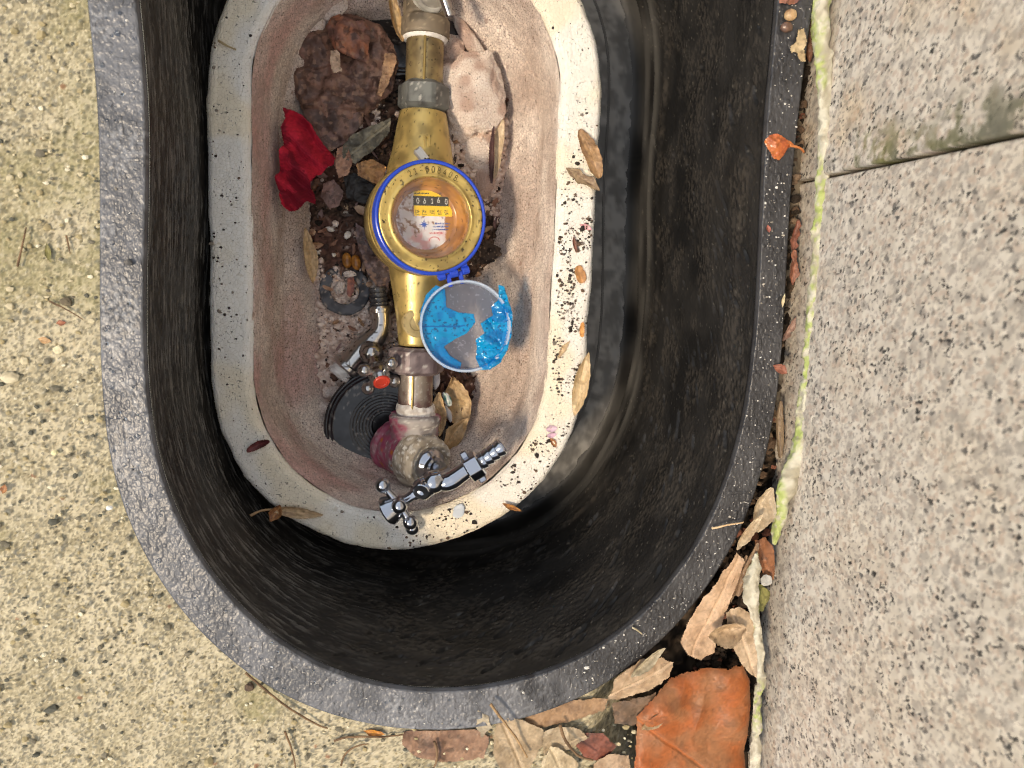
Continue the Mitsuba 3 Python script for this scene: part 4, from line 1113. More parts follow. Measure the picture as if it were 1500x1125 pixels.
m = creased(lathe(h0 + hd * hL * 0.94, hd, dense([(0, 0.0076), (0.0016, 0.0076), (0.0024, 0.0068), (0.0026, 0.0040), (0.0022, 0.0036), (0.0022, 0.0001)], 0.001), 40), 35)
obj('red_cap', m, 'red_cap', ot, smooth=True)

# --- black ribbed rubber seals where the buried pipes enter
for (cx, cy, r_px, z_, lab) in ((565, 626, 89, -0.226, 'black ribbed rubber pipe seal below the elbow'), (588, -4, 104, -0.232, 'black ribbed rubber pipe seal at the top of the tub')):
    g = thing('pipe_seal', lab, 'pipe seal')
    c0 = P(cx, cy, z_); r_ = r_px * mpp(z_)
    prof = [(-0.012, r_), (0.0004, r_), (0.0022, r_ - 0.0012), (0.0026, r_ - 0.0026), (0.0018, r_ - 0.0040), (-0.0002, r_ - 0.0047), (0.0008, r_ - 0.0058), (0.0008, r_ - 0.0065), (-0.0008, r_ - 0.0075)]
    rr = r_ * 0.58
    prof += [(-0.0009, r_ - 0.012), (-0.0012, rr)]
    k_ = 0
    while rr > 0.014:
        prof += [(-0.0017 - 0.0006 * k_, rr - 0.0004), (-0.0014 - 0.0006 * k_, rr - 0.0014), (-0.0018 - 0.0006 * k_, rr - 0.0024)]
        rr -= 0.0030; k_ += 1
    prof += [(-0.012, 0.014), (-0.014, 0.0001)]
    m = lathe(c0, unit([0.04, 0.02, 1]), dense(prof, 0.0012), 120)
    v = np.asarray(m.vertices)
    m.vertices[:, 2] += 0.0008 * (meshkit.fbm(v * 60, 2, 5) - 0.5)
    c = nmix((0.011, 0.011, 0.013), (0.024, 0.024, 0.027), sstep(0.4, 0.7, meshkit.fbm(v * 120, 3, 6)))
    c = nmix(c, (0.20, 0.18, 0.16), sstep(0.78, 0.83, meshkit.noise(v * 420, 8)) * 0.8)
    obj('disc', m, 'black_rubber', g, smooth=True, color=c)
    if cy > 0:
        mk, rq = [], np.random.default_rng(5)
        for a_ in np.concatenate([np.linspace(2.7, 3.3, 4), np.linspace(4.0, 5.0, 13)]):
            o_ = c0 + (r_ - 0.0145) * np.array([math.cos(a_), math.sin(a_), 0]) + np.array([0, 0, -0.0006])
            rad = np.array([math.cos(a_), math.sin(a_), 0]); tan = np.array([-rad[1], rad[0], 0])
            mk.append(box_mesh(o_, tan, rad, [0, 0, 1], (0.0006, 0.0042, 0.0012)))
            mk.append(box_mesh(o_ + rad * rq.uniform(-.0016, .0016) + tan * 0.0011, tan, rad, [0, 0, 1], (0.0018, 0.0006, 0.0012)))
        m = trimesh.util.concatenate(mk)
        labels[numbered(g + '__moulded_marks')] = {'kind': 'stuff'}
        scene[g + '__moulded_marks'] = ply(m, 'black_rubber', False, color=plain(m, (.06, .06, .065), (.04, .04, .045)))

# ------------------------------------------------------------------ leaves and small things
TAN, TAN2 = (0.50, 0.36, 0.20), (0.36, 0.24, 0.125)
PALE, PALE2 = (0.62, 0.51, 0.36), (0.44, 0.33, 0.21)
RUST, RUST2 = (0.36, 0.155, 0.055), (0.20, 0.085, 0.04)
ORANGE, ORANGE2 = (0.56, 0.20, 0.055), (0.36, 0.11, 0.035)
BROWN, BROWN2 = (0.17, 0.095, 0.062), (0.075, 0.045, 0.035)


def leaf_mesh(L, W, bend=0.1, curl=0.45, fold=0.15, crumple=0.2, seed=1, shape=1.0, torn=0.12, twist=0.0, nt=60, ns=27):
    t, s = np.meshgrid(np.linspace(0, 1, nt), np.linspace(-1, 1, ns), indexing='ij')
    w = np.sin(np.pi * np.clip(t * 0.97 + 0.015, 0, 1)) ** shape * W / 2 * (1 - 0.18 * (t - 0.4))
    if torn:
        e = meshkit.noise(np.stack([t * 7 + seed, np.sign(s) * 3, 0 * t], -1), seed)
        w = w * (1 - torn * e)
    x = (t - 0.5) * L
    y = s * w + 0.04 * L * np.sin(3 * t + seed)
    z = bend * L * ((t - 0.5) ** 2 * 4 - 0.3) + curl * W * (s * w / (W / 2)) ** 2 * 0.5 + fold * np.abs(s) * w
    p = np.stack([t * L * 60, s * W * 60 * 0.5 + 5, 0 * t + seed], -1)
    z = z + crumple * W * 2 * (meshkit.fbm(p * 1.0, 3, seed) - 0.5) + 0.012 * W * (np.abs(s) > 0.06)
    if twist:
        a = twist * (t - 0.5)
        y, z = y * np.cos(a) - z * np.sin(a), y * np.sin(a) + z * np.cos(a)
    return t, s, np.stack([x, y, z], -1)


def leaf_colour(t, s, c1, c2, seed, veins=0.35, spots=0.5):
    p = np.stack([t * 6, s * 3, 0 * t + seed], -1).reshape(-1, 3)
    c = nmix(c1, c2, sstep(0.3, 0.7, meshkit.fbm(p, 3, seed)))
    tt, ss = t.ravel(), s.ravel()
    wv = meshkit.fbm(p * 1.7 + 4, 2, seed + 7)
    side = (np.abs(((tt * 8 - np.abs(ss) * 1.5 + 1.4 * wv) % 1) - 0.5) < 0.06) * (meshkit.noise(p * 3 + 8, seed) > 0.45)
    c = nmix(c, np.asarray(c1) * 1.25, (np.abs(ss) < 0.055) * veins * 1.6 + side * veins * 0.45 * (np.abs(ss) >= 0.055))
    sp = sstep(0.70, 0.76, meshkit.fbm(p * 2.4 + 9, 3, seed + 3))
    return np.clip(nmix(c, np.asarray(c2) * 0.35, sp * spots), 0, 0.9)


def orient(p, ang, tilt=(0, 0)):
    a = math.radians(ang)
    n = unit([tilt[0], tilt[1], 1.0])
    x = np.array([math.cos(a), math.sin(a), 0]); x = unit(x - n * np.dot(x, n)); y = np.cross(n, x)
    return p[..., :1] * x + p[..., 1:2] * y + p[..., 2:] * n


def leaf(px, py, z, L, W, ang, label, c1=TAN, c2=TAN2, tilt=(0, 0), seed=1, bsdf='leaf', cat='leaf', name='dry_leaf', group=None, stem=0.0, stem_end=-1, veins=0.35, spots=0.5, ground=True, **kw):
    k = mpp(z)
    t, s, p = leaf_mesh(L * k, W * k, seed=seed, **kw)
    q = orient(p, ang, tilt)
    base = P(px, py, z)
    v = q.reshape(-1, 3) + base
    if ground:
        v[:, 2] += z - np.percentile(v[:, 2], 6)
    m = trimesh.Trimesh(v, grid_faces(t.shape[1], t.shape[0], close=False), process=False)
    q[..., 2] += 0.0016 * (meshkit.fbm(q * 330 + seed, 2, seed + 5) - 0.5)
    edge_ = 1 - 0.10 * (np.abs(s) > 0.9) * meshkit.noise(np.stack([t * 30, s, 0 * t + seed], -1), seed)
    v = (q * edge_[..., None]).reshape(-1, 3) + base
    if ground:
        v[:, 2] += z - np.percentile(v[:, 2], 6)
    m = trimesh.Trimesh(v, m.faces, process=False)
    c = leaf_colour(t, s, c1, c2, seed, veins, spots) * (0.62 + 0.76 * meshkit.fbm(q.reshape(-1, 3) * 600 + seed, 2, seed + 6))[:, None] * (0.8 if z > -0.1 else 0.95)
    if stem:
        end = v.reshape(*t.shape, 3)[0 if stem_end < 0 else -1, t.shape[1] // 2]
        inn = v.reshape(*t.shape, 3)[3 if stem_end < 0 else -4, t.shape[1] // 2]
        d = unit(end - inn); d2 = unit(d + np.array([-d[1], d[0], 0.1]) * 0.5)
        st = tube([end - d * 0.002, end + d * stem * k * 0.5, end + d * stem * k * 0.5 + d2 * stem * k * 0.5], [0.0011, 0.0009, 0.0013], 8, 6)
        c = np.vstack([c, np.repeat([np.asarray(c2) * 0.9], len(st.vertices), 0)])
        m = trimesh.util.concatenate([m, st])
    key = numbered(name)
    obj(name, m, bsdf, None, smooth=True, color=c)
    return tag(key, label, cat, group)


def sheet(poly, z, label, c1, c2, amp=0.004, freq=60, seed=1, lift=0.0, bsdf='leaf', cat='leaf', name='dry_leaf', tilt=(0, 0), step=0.0006, onbed=False, spots=0.6, edge=0.0, ridge=0.5, parent=None, vein=None, tex=None):
    """A wrinkled piece of leaf or cloth with the given outline, lying about height z."""
    w = [P(x, y, z)[:2] for x, y in poly]
    pg = Polygon(w).buffer(0.0012).buffer(-0.0012)
    if pg.geom_type != 'Polygon':
        pg = max(pg.geoms, key=lambda g: g.area)
    c_ = np.array(pg.centroid.coords[0])
    x0, y0, x1, y1 = pg.bounds
    X, Y = np.meshgrid(np.arange(x0, x1 + step, step), np.arange(y0, y1 + step, step), indexing='ij')
    jx = X + 0.0016 * (meshkit.fbm(np.stack([X, Y, 0 * X + seed], -1) * 260, 2, seed + 8) - 0.5)
    jy = Y + 0.0016 * (meshkit.fbm(np.stack([X, Y, 0 * X + seed + 4], -1) * 260, 2, seed + 9) - 0.5)
    keep = shapely.contains_xy(pg, jx, jy)
    V, F, used = grid_mesh(X, Y, 0 * X, keep)
    n3 = lambda f, o, s_: meshkit.fbm((V + seed * 0.37) * f, o, s_ + seed)
    warp = V.copy(); warp[:, :2] += 0.012 * (np.stack([n3(freq * 0.7, 2, 30), n3(freq * 0.7, 2, 31)], -1) - 0.5)
    rd = 1 - np.abs(2 * meshkit.fbm((warp + seed) * freq * 0.9, 2, seed + 2) - 1)
    hgt = amp * 2 * (n3(freq, 3, 1) - 0.5) + amp * ridge * (rd - 0.7) * 2
    bd = shapely.distance(shapely.boundary(pg), shapely.points(V[:, 0], V[:, 1]))
    hgt = hgt + edge * np.exp(-bd / 0.004)
    if onbed:
        base = np.array([bed_z(*c_)])
        hgt = hgt + np.maximum(base, 0 * hgt + base)
    else:
        hgt = hgt + z
    V[:, 2] = hgt + lift + (V[:, 0] - c_[0]) * tilt[0] + (V[:, 1] - c_[1]) * tilt[1]
    c = nmix(c1, c2, sstep(0.34, 0.66, n3(freq * 1.6, 3, 5)))
    sp = sstep(0.58, 0.68, n3(freq * 3.2, 3, 9))
    c = nmix(c, np.asarray(c2) * 0.35, sp * spots)
    c = nmix(c, np.asarray(c1) * 1.35, sstep(0.62, 0.72, n3(freq * 4.5, 2, 14)) * 0.5 * spots)
    fine = n3(650, 2, 15)
    c = c * (0.72 + 0.56 * fine)[:, None]
    V[:, 2] += 0.0012 * (fine - 0.5) * ridge
    if vein is not None:                                           # midrib between two places in the outline
        a, b = P(*vein[0], z)[:2], P(*vein[1], z)[:2]
        d = unit(b - a); rel = V[:, :2] - a
        off = rel @ np.array([-d[1], d[0]]) ; al = rel @ d
        c = nmix(c, np.asarray(c1) * 1.3, (np.abs(off + 0.004 * (n3(50, 2, 23) - 0.5)) < 0.0008) * 0.6)
        c = nmix(c, np.asarray(c2) * 0.7, (np.abs(((al - np.abs(off) * 0.8 + 0.006 * n3(120, 2, 21)) / 0.008) % 1 - 0.5) < 0.06) * 0.3 * sstep(0.4, 0.6, n3(140, 2, 22)))
        V[:, 2] -= 0.0008 * (np.abs(off) < 0.0012)
    if tex is not None:
        c = tex(V, c, rd, n3)
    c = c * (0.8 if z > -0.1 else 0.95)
    m = trimesh.Trimesh(V, F, process=False)
    if parent:
        return obj(name, m, bsdf, parent, smooth=True, color=np.clip(c, 0, 0.9))
    key = numbered(name)
    obj(name, m, bsdf, None, smooth=True, color=np.clip(c, 0, 0.9))
    return tag(key, label, cat)


def lump(px, py, z, r, label, seed, name='foam_chunk', cat='foam chunk', bsdf='foam_lump', rot=0.0, rough=0.35, flat=0.45, pal=None, sub=5, freq=1.3, spikes=0.06):
    k = mpp(z)
    m = blob(P(px, py, z), np.array(r) * k, seed, rough, freq, sub, flat, rot)
    cen = P(px, py, z)
    v = m.vertices - cen
    m.vertices = cen + v * (1 + spikes * (2 * meshkit.fbm(v * 180 + seed, 3, seed + 1)[:, None] - 1))
    key = numbered(name)
    if pal:
        obj(name, m, bsdf, None, smooth=True, color=plain(m, seed=seed, **pal))
    else:
        obj(name, m, bsdf, None, smooth=True)
    return tag(key, label, cat)


def twig(pts, r_px, label, c1=(0.22, 0.14, 0.08), c2=(0.10, 0.065, 0.04), name='twig', cat='twig', seed=1, lift=0.001):
    k = mpp(pts[0][2])
    q = [P(*p) + np.array([0, 0, lift]) for p in pts]
    m = tube(q, np.linspace(r_px, r_px * 0.6, len(q)) * k, 8, 8, wob=0.0012, seed=seed)
    key = numbered(name)
    obj(name, m, 'matter', None, smooth=True, color=plain(m, c1, c2, 260, seed))
    return tag(key, label, cat)


B = lambda px, py, up=0.0: bed_z(*P(px, py, -0.25)[:2]) + up

# --- what lies in the tub
CLUMP = dict(onbed=True, bsdf='leaf')


def veiny(V, c, rd, n3):
    c = nmix(c, (0.07, 0.04, 0.032), sstep(0.56, 0.64, n3(170, 3, 41)) * 0.7)      # rotted-through patches
    c = nmix(c, (0.36, 0.22, 0.15), sstep(0.60, 0.70, n3(240, 2, 40)) * 0.55)
    return c


sheet([(432, 95), (446, 72), (460, 58), (478, 46), (505, 28), (540, 36), (560, 46), (578, 72), (586, 100), (577, 140), (555, 165), (520, 182), (480, 187), (450, 172), (437, 142), (430, 118)], -0.236, 'largest rotted brown leaf, crumpled and wet, left of the upper pipe',
      (0.27, 0.15, 0.11), (0.13, 0.075, 0.06), amp=0.013, freq=48, seed=3, lift=0.012, tex=veiny, edge=-0.008, **CLUMP)
sheet([(481, 47), (488, 38), (502, 31), (522, 41), (538, 38), (546, 56), (544, 80), (543, 103), (528, 97), (508, 90), (496, 86), (486, 66)], -0.225, 'folded reddish wet leaf lying on top of the largest rotted leaf',
      (0.40, 0.16, 0.085), (0.22, 0.11, 0.085), amp=0.006, freq=60, seed=5, lift=0.026, tex=veiny, edge=-0.004, **CLUMP)
sheet([(566, 86), (580, 88), (584, 100), (578, 118), (570, 134), (561, 150), (554, 146), (560, 124)], -0.228, 'torn light brown strip of leaf beside the upper pipe', (0.46, 0.28, 0.155), (0.26, 0.15, 0.085), amp=0.003, freq=110, seed=6, lift=0.022, **CLUMP)
sheet([(491, 88), (499, 87), (506, 92), (505, 104), (508, 118), (495, 121), (490, 106)], -0.228, 'small tan leaf scrap in the middle of the rotted leaf', (0.60, 0.44, 0.31), (0.44, 0.30, 0.20), amp=0.001, freq=150, seed=7, lift=0.030, **CLUMP)
sheet([(452, 168), (478, 160), (512, 166), (540, 160), (536, 188), (512, 216), (482, 232), (462, 216), (450, 192)], -0.24, 'purplish brown rotted leaf below the largest one', (0.21, 0.125, 0.105), (0.08, 0.05, 0.042), amp=0.006, freq=55, seed=8, lift=0.009, tex=veiny, edge=-0.005, **CLUMP)
sheet([(508, 214), (520, 204), (545, 192), (576, 180), (574, 200), (552, 226), (524, 246), (506, 238)], -0.24, 'greyish green skeleton leaf left of the meter neck', (0.25, 0.23, 0.17), (0.085, 0.08, 0.06), amp=0.004, freq=80, seed=9, lift=0.010, vein=((508, 240), (576, 186)), **CLUMP)
sheet([(500, 224), (514, 221), (523, 244), (516, 264), (501, 268), (496, 246)], -0.245, 'ruddy torn leaf piece left of the meter neck', (0.46, 0.26, 0.17), (0.27, 0.14, 0.09), amp=0.003, freq=90, seed=10, lift=0.012, **CLUMP)
sheet([(526, 246), (548, 238), (570, 250), (563, 280), (546, 272), (528, 262)], -0.242, 'orange brown leaf piece touching the meter neck', (0.46, 0.25, 0.10), (0.27, 0.135, 0.055), amp=0.003, freq=90, seed=11, lift=0.012, **CLUMP)
sheet([(508, 264), (522, 257), (540, 266), (557, 279), (546, 302), (528, 300), (512, 294)], -0.246, 'black sodden leaf piece left of the blue collar', (0.030, 0.026, 0.024), (0.014, 0.012, 0.011), amp=0.003, freq=90, seed=12, lift=0.010, **CLUMP)
sheet([(478, 272), (494, 267), (508, 284), (503, 304), (488, 312), (475, 292)], -0.246, 'pinkish brown wet leaf below the red cloth', (0.30, 0.18, 0.155), (0.16, 0.095, 0.08), amp=0.003, freq=90, seed=13, lift=0.007, **CLUMP)
sheet([(522, 326), (540, 338), (558, 358), (572, 380), (574, 404), (570, 428), (556, 424), (540, 402), (530, 372), (522, 348)], -0.24, 'long purplish rotted leaf beside the brass meter body', (0.21, 0.145, 0.14), (0.09, 0.058, 0.056), amp=0.0045, freq=70, seed=14, lift=0.010, tex=veiny, **CLUMP)


def clothy(V, c, rd, n3):
    w_ = V.copy(); w_[:, :2] += 0.02 * (np.stack([n3(30, 2, 50), n3(30, 2, 51)], -1) - 0.5)
    rib = np.sin((w_[:, 0] * 0.5 + w_[:, 1]) * 2600)
    V[:, 2] += 0.0055 * np.sin((w_[:, 0] * 0.55 + w_[:, 1] * 0.9) * 310 + 1.0) + 0.00045 * rib + 0.0005 * (n3(500, 1, 52) - 0.5)
    return nmix(c, (0.07, 0.005, 0.014), sstep(0.54, 0.60, n3(40, 2, 53) + 0.15 * (n3(300, 2, 54) - 0.5)) * 0.6)


sheet([(419, 162), (430, 163), (442, 168), (454, 179), (468, 203), (484, 224), (484, 236), (472, 248), (460, 260), (455, 272), (457, 288), (459, 297), (448, 295), (440, 302), (427, 311), (417, 303), (411, 280), (412, 252), (418, 222), (418, 190)], -0.190,
      'crumpled red cloth against the left side of the tub', (0.52, 0.022, 0.048), (0.34, 0.014, 0.034), amp=0.009, freq=52, ridge=0.8, seed=21, lift=0.002, bsdf='red_cloth', name='red_cloth', cat='cloth', tex=clothy, spots=0.1, edge=-0.002, tilt=(-0.85, 0), step=0.00045)
leaf(452, 375, -0.222, 78, 22, 98, 'slender tan leaf clinging to the left wall of the tub', (0.50, 0.35, 0.19), TAN2, tilt=(0.5, 0), seed=3, bend=0.05, curl=0.2, fold=0.2, shape=0.8, veins=0.15)
# countless small rotted scraps between them
rs = np.random.default_rng(77)
Vs, Fs, Cs, at = [], [], [], 0
while len(Vs) < 420:
    x_, y_ = rs.uniform([bx0, by0], [bx1, by1])
    if not bed_poly.contains(Point(x_, y_)):
        continue
    cr_ = crumbly.ravel()[bed_tree.query([x_, y_])[1]]
    if rs.uniform() < cr_ * 0.75:
        continue
    t_, s_, p_ = leaf_mesh(rs.uniform(0.005, 0.015), rs.uniform(0.003, 0.008), bend=rs.uniform(-.2, .3), curl=rs.uniform(0, 1), crumple=0.35, seed=len(Vs), shape=rs.uniform(0.3, 1), torn=0.7, nt=9, ns=7)
    q_ = orient(p_, rs.uniform(0, 360), rs.uniform(-0.5, 0.5, 2)).reshape(-1, 3)
    Vs.append(q_ + np.array([x_, y_, bed_z(x_, y_) + rs.uniform(0.001, 0.006)])); Fs.append(grid_faces(7, 9, close=False) + at); at += len(q_)
    base_ = np.array([(0.24, 0.12, 0.075), (0.13, 0.07, 0.05), (0.36, 0.21, 0.12), (0.20, 0.12, 0.11), (0.06, 0.04, 0.032), (0.46, 0.32, 0.20)])[rs.choice(6, p=[.25, .27, .14, .16, .12, .06])]
    Cs.append(base_ * rs.uniform(0.7, 1.25) * (0.7 + 0.6 * meshkit.noise(q_ * 500, 3))[:, None])
obj('leaf_scraps', trimesh.Trimesh(np.vstack(Vs), np.vstack(Fs), process=False), 'leaf', smooth=True, color=np.clip(np.vstack(Cs), 0, 0.9))
tag('leaf_scraps', 'countless small rotted leaf scraps on the tub floor', 'leaf scraps', kind='stuff')
# right of the lower pipe
leaf(668, 590, B(668, 590, 0.006), 80, 46, 95, 'broad tan leaf below the open lid', (0.54, 0.40, 0.225), (0.40, 0.27, 0.14), seed=4, bend=0.04, curl=0.25, fold=0.1, shape=0.7, tilt=(0.2, 0))
leaf(644, 606, B(644, 600, 0.022), 66, 26, 85, 'narrow tan leaf standing beside the taped pipe joint', (0.56, 0.41, 0.23), (0.40, 0.27, 0.14), seed=5, bend=0.05, curl=0.3, fold=0.2, shape=0.75, tilt=(-0.2, 0))
leaf(664, 640, B(664, 640, 0.012), 72, 34, 52, 'pointed tan leaf behind the chrome tap flange', (0.56, 0.40, 0.22), (0.42, 0.27, 0.13), seed=6, bend=0.04, curl=0.15, fold=0.12, shape=0.9, tilt=(0.15, -0.1))
leaf(588, 694, B(588, 694, 0.010), 70, 38, 118, 'brown leaf tucked under the elbow collar', (0.40, 0.23, 0.10), RUST2, seed=7, bend=0.03, curl=0.1, fold=0.1, shape=0.8)
for (px, py, L, W, a, sd) in ((528, 652, 40, 14, 135, 8), (539, 646, 34, 11, 95, 9), (539, 668, 16, 12, 20, 10)):
    leaf(px, py, -0.234, L, W, a, {8: 'longest orange leaf scrap on the lower black pipe seal', 9: 'upright orange leaf scrap on the lower black pipe seal', 10: 'tiny square orange scrap on the lower black pipe seal'}[sd], (0.56, 0.27, 0.05), (0.36, 0.15, 0.03), seed=sd, bend=0.08, curl=0.4, fold=0.3, shape=0.5, nt=18, ns=9)
lump(655, 585, B(655, 585, 0.020), (6, 12, 5), 'white and green crumpled wrapper beside the tan leaves', 31, 'plastic_scrap', 'plastic scrap', 'matter', rot=0.4, pal=dict(ca=(0.62, 0.64, 0.63), cb=(0.03, 0.22, 0.17), f=200))
lump(657, 606, B(657, 606, 0.018), (5, 13, 4), 'white sliver of foam below the green wrapper', 32, 'plastic_scrap', 'plastic scrap', 'matter', rot=0.3, pal=dict(ca=(0.66, 0.66, 0.68), cb=(0.5, 0.5, 0.52), f=100))
lump(639, 557, B(639, 557, 0.014), (5, 15, 5), 'white foam sliver beside the lower pipe', 33, 'plastic_scrap', 'plastic scrap', 'matter', rot=-0.05, pal=dict(ca=(0.70, 0.71, 0.74), cb=(0.5, 0.5, 0.55), f=100))
lump(649, 628, B(649, 628, 0.002), (9, 16, 6), 'dark grey pebble beneath the pointed tan leaf', 34, 'pebble', 'pebble', 'matter', pal=dict(ca=(0.04, 0.045, 0.055), cb=(0.02, 0.02, 0.025), f=100))
# foam lumps
lump(698, 140, -0.226, (54, 52, 28), 'largest pinkish white lump of broken foam, right of the upper pipe', 41, rot=0.5, rough=0.35, flat=0.12, spikes=0.07, freq=1.6)
lump(660, 72, -0.232, (22, 20, 14), 'grey white foam lump between the upper pipe and the foam stick', 42)
lump(655, 103, -0.235, (17, 17, 12), 'small round foam lump touching the upper nipple', 43)
lump(686, 55, -0.230, (11, 40, 10), 'long stick of broken foam slanting along the upper right wall', 44, rot=0.62, rough=0.25)
lump(672, 190, -0.238, (22, 24, 14), 'foam lump just below the largest foam lump', 45)
lump(650, 222, -0.236, (15, 24, 12), 'foam lump between the meter neck and collar', 46)
lump(702, 222, -0.238, (26, 24, 13), 'coarse beaded foam lump right of the blue collar', 47)
lump(712, 262, -0.238, (16, 28, 11), 'pale foam lump lowest on the right of the collar', 48, rot=-0.2)
lump(481, 4, -0.212, (30, 26, 16), 'pale grey foam lump at the top edge left of the black seal', 49)
lump(464, 36, -0.214, (10, 24, 11), 'thin pale foam sliver above the rotted leaf', 50, rot=-0.55)
lump(640, 30, -0.236, (14, 18, 10), 'foam lump hidden behind the stop valve', 51)
DIRT = dict(ca=(0.07, 0.05, 0.038), cb=(0.025, 0.018, 0.015), f=200, spk=(0.2, 0.14, 0.1), st=0.75)
lump(672, 92, -0.238, (20, 10, 8), 'dark wet soil clod above the largest foam lump', 52, 'soil_clod', 'soil clod', 'matter', pal=DIRT, spikes=0.25)
lump(712, 372, -0.232, (22, 17, 8), 'dark crumbly soil clod right of the meter hinge', 53, 'soil_clod', 'soil clod', 'matter', pal=DIRT, spikes=0.5, rough=0.6)
lump(695, 205, -0.240, (14, 26, 8), 'black soil clod between the beaded foam lumps', 54, 'soil_clod', 'soil clod', 'matter', rot=0.5, pal=DIRT, spikes=0.3)
leaf(723, 228, -0.226, 78, 9, 84, 'dark purple twisted leaf blade standing right of the collar', (0.10, 0.05, 0.05), (0.05, 0.025, 0.025), tilt=(-0.4, 0), seed=12, bend=0.05, curl=0.5, fold=0.6, shape=0.4)
leaf(731, 220, -0.232, 80, 22, 80, 'pale tan leaf behind the dark purple blade', PALE, PALE2, tilt=(-0.5, 0), seed=13, bend=0.05, curl=0.3, shape=0.6)
leaf(578, 25, -0.212, 70, 18, 108, 'rolled tan leaf leaning on the stop valve', (0.48, 0.33, 0.16), (0.28, 0.17, 0.08), tilt=(0.5, 0.1), seed=14, bend=0.12, curl=0.9, shape=0.6)
leaf(566, 64, -0.226, 22, 9, 140, 'cream leaf scrap on the upper black seal', (0.66, 0.52, 0.38), (0.5, 0.36, 0.24), seed=15, bend=0.1, curl=0.5, nt=14, ns=7)
# rubber washer, amber disc, white bits
wz = B(505, 425, 0.004)
ws = thing('rubber_washer', 'grey black rubber washer lying on the crumbs left of the old tap', 'washer')
k_ = mpp(wz)
m = lathe(P(505, 425, wz), unit([0.05, 0.1, 1]), dense([(-0.003, 20 * k_), (0.001, 20 * k_), (0.002, 21.5 * k_), (0.002, 34 * k_), (0.001, 35.5 * k_), (-0.003, 35.5 * k_), (-0.003, 20 * k_)]), 70, wob=0.003)
vobj('ring', m, 'matter', ws, dict(ca=(0.12, 0.125, 0.14), cb=(0.055, 0.056, 0.063), f=200, spk=(0.36, 0.30, 0.25), st=0.72))
sheet([(512, 405), (522, 404), (522, 428), (516, 436), (510, 430)], -0.245, 'brick red leaf scrap lying across the rubber washer', (0.34, 0.13, 0.09), (0.22, 0.08, 0.06), amp=0.001, freq=140, seed=16, lift=0.010, onbed=True)
lump(498, 422, B(498, 422, 0.003), (8, 9, 5), 'foam crumb in the hole of the rubber washer', 55, sub=4)
lump(512, 401, B(512, 401, 0.007), (9, 5, 4), 'foam crumb on the upper edge of the rubber washer', 56, sub=4)
bz = B(515, 383, 0.004)
bt = thing('amber_seed', 'glossy amber brown split seed above the rubber washer', 'seed')
for s_ in (-1, 1):
    m = blob(P(515 + 6.5 * s_, 383 + 1.5 * s_, bz), np.array((6.8, 11, 7)) * mpp(bz), 60 + s_, 0.08, 1.0, 4, 0, 0.1)
    vobj('half', m, 'leaf_wet', bt, dict(ca=(0.40, 0.17, 0.03), cb=(0.20, 0.075, 0.015), f=240))
for (px, py, r, sd, lab) in ((484, 336, (7, 3.5, 3), 61, 'white oval shell bit above the amber seed'), (509, 345, (5, 6, 4), 62, 'pinkish white husk beside the rotted leaf'), (465, 370, (4, 3, 3), 63, 'tiny white bead left of the amber seed'), (489, 373, (3, 3, 3), 64, 'tiny white bead touching the amber seed'),
                                (531, 308, (13, 6, 5), 65, 'cream husk beside the brass flange'), (480, 422, (8, 3, 2), 66, 'tan splinter on the left edge of the washer'), (541, 416, (5, 5, 4), 67, 'cream crumb right of the washer'), (458, 340, (5, 5, 4), 68, 'reddish chip near the slender tan leaf')):
    lump(px, py, B(px, py, 0.004), r, lab, sd, 'husk', 'husk', 'matter', sub=3, flat=0.2, rot=-0.4, pal=dict(ca=(0.78, 0.75, 0.70), cb=(0.6, 0.55, 0.48), f=200) if sd in (61, 62, 63, 64) else dict(ca=(0.55, 0.40, 0.28), cb=(0.34, 0.2, 0.13), f=200))
for (px, py, r, sd, lab) in ((470, 640, (14, 16, 10), 71, 'foam crumb lump left of the lower black seal'), (478, 600, (17, 12, 10), 72, 'foam crumb lump at the upper left of the lower seal'), (487, 575, (16, 10, 8), 73, 'foam crumb lump below the old tap flange'), (476, 678, (10, 15, 9), 74, 'pale foam crumb lump at the lower left of the seal'), (497, 592, (8, 6, 5), 75, 'small foam crumb on the seal edge')):
    lump(px, py, B(px, py, 0.003), r, lab, sd, sub=4, spikes=0.3)

# --- on the foam rim
RZ = FZ + 0.001
leaf(863, 226, RZ + 0.002, 74, 27, 113, 'brown oblong leaf stuck over the right edge of the foam rim', (0.36, 0.22, 0.11), (0.25, 0.145, 0.075), seed=22, bend=0.03, curl=0.1, fold=0.06, shape=0.45, tilt=(-0.05, 0.1))
leaf(853, 263, RZ + 0.001, 58, 24, 145, 'shredded grey brown leaf just below the oblong leaf', (0.33, 0.24, 0.15), (0.18, 0.12, 0.075), seed=23, bend=0.05, curl=0.3, fold=0.2, shape=0.7, torn=0.6)
leaf(852, 562, RZ + 0.004, 98, 27, 76, 'long pale curled leaf on the right edge of the foam rim', (0.60, 0.47, 0.29), (0.46, 0.33, 0.18), seed=24, bend=0.06, curl=0.5, fold=0.25, shape=0.7, twist=0.8, tilt=(-0.1, 0))
leaf(826, 512, RZ, 32, 9, 55, 'small tan leaf sliver beside the long pale leaf', (0.52, 0.38, 0.22), TAN2, seed=25, bend=0.05, curl=0.3)
leaf(380, 652, RZ, 36, 13, 28, 'dark red curled leaf scrap on the left of the foam rim', (0.15, 0.035, 0.035), (0.09, 0.025, 0.025), seed=26, bend=0.2, curl=0.5, shape=0.4)
leaf(436, 750, RZ + 0.002, 76, 20, -3, 'tan leaf with a browned tip on the lower left foam rim', (0.50, 0.36, 0.21), (0.34, 0.22, 0.12), seed=27, bend=0.04, curl=0.2, fold=0.15, shape=0.8, stem=30)
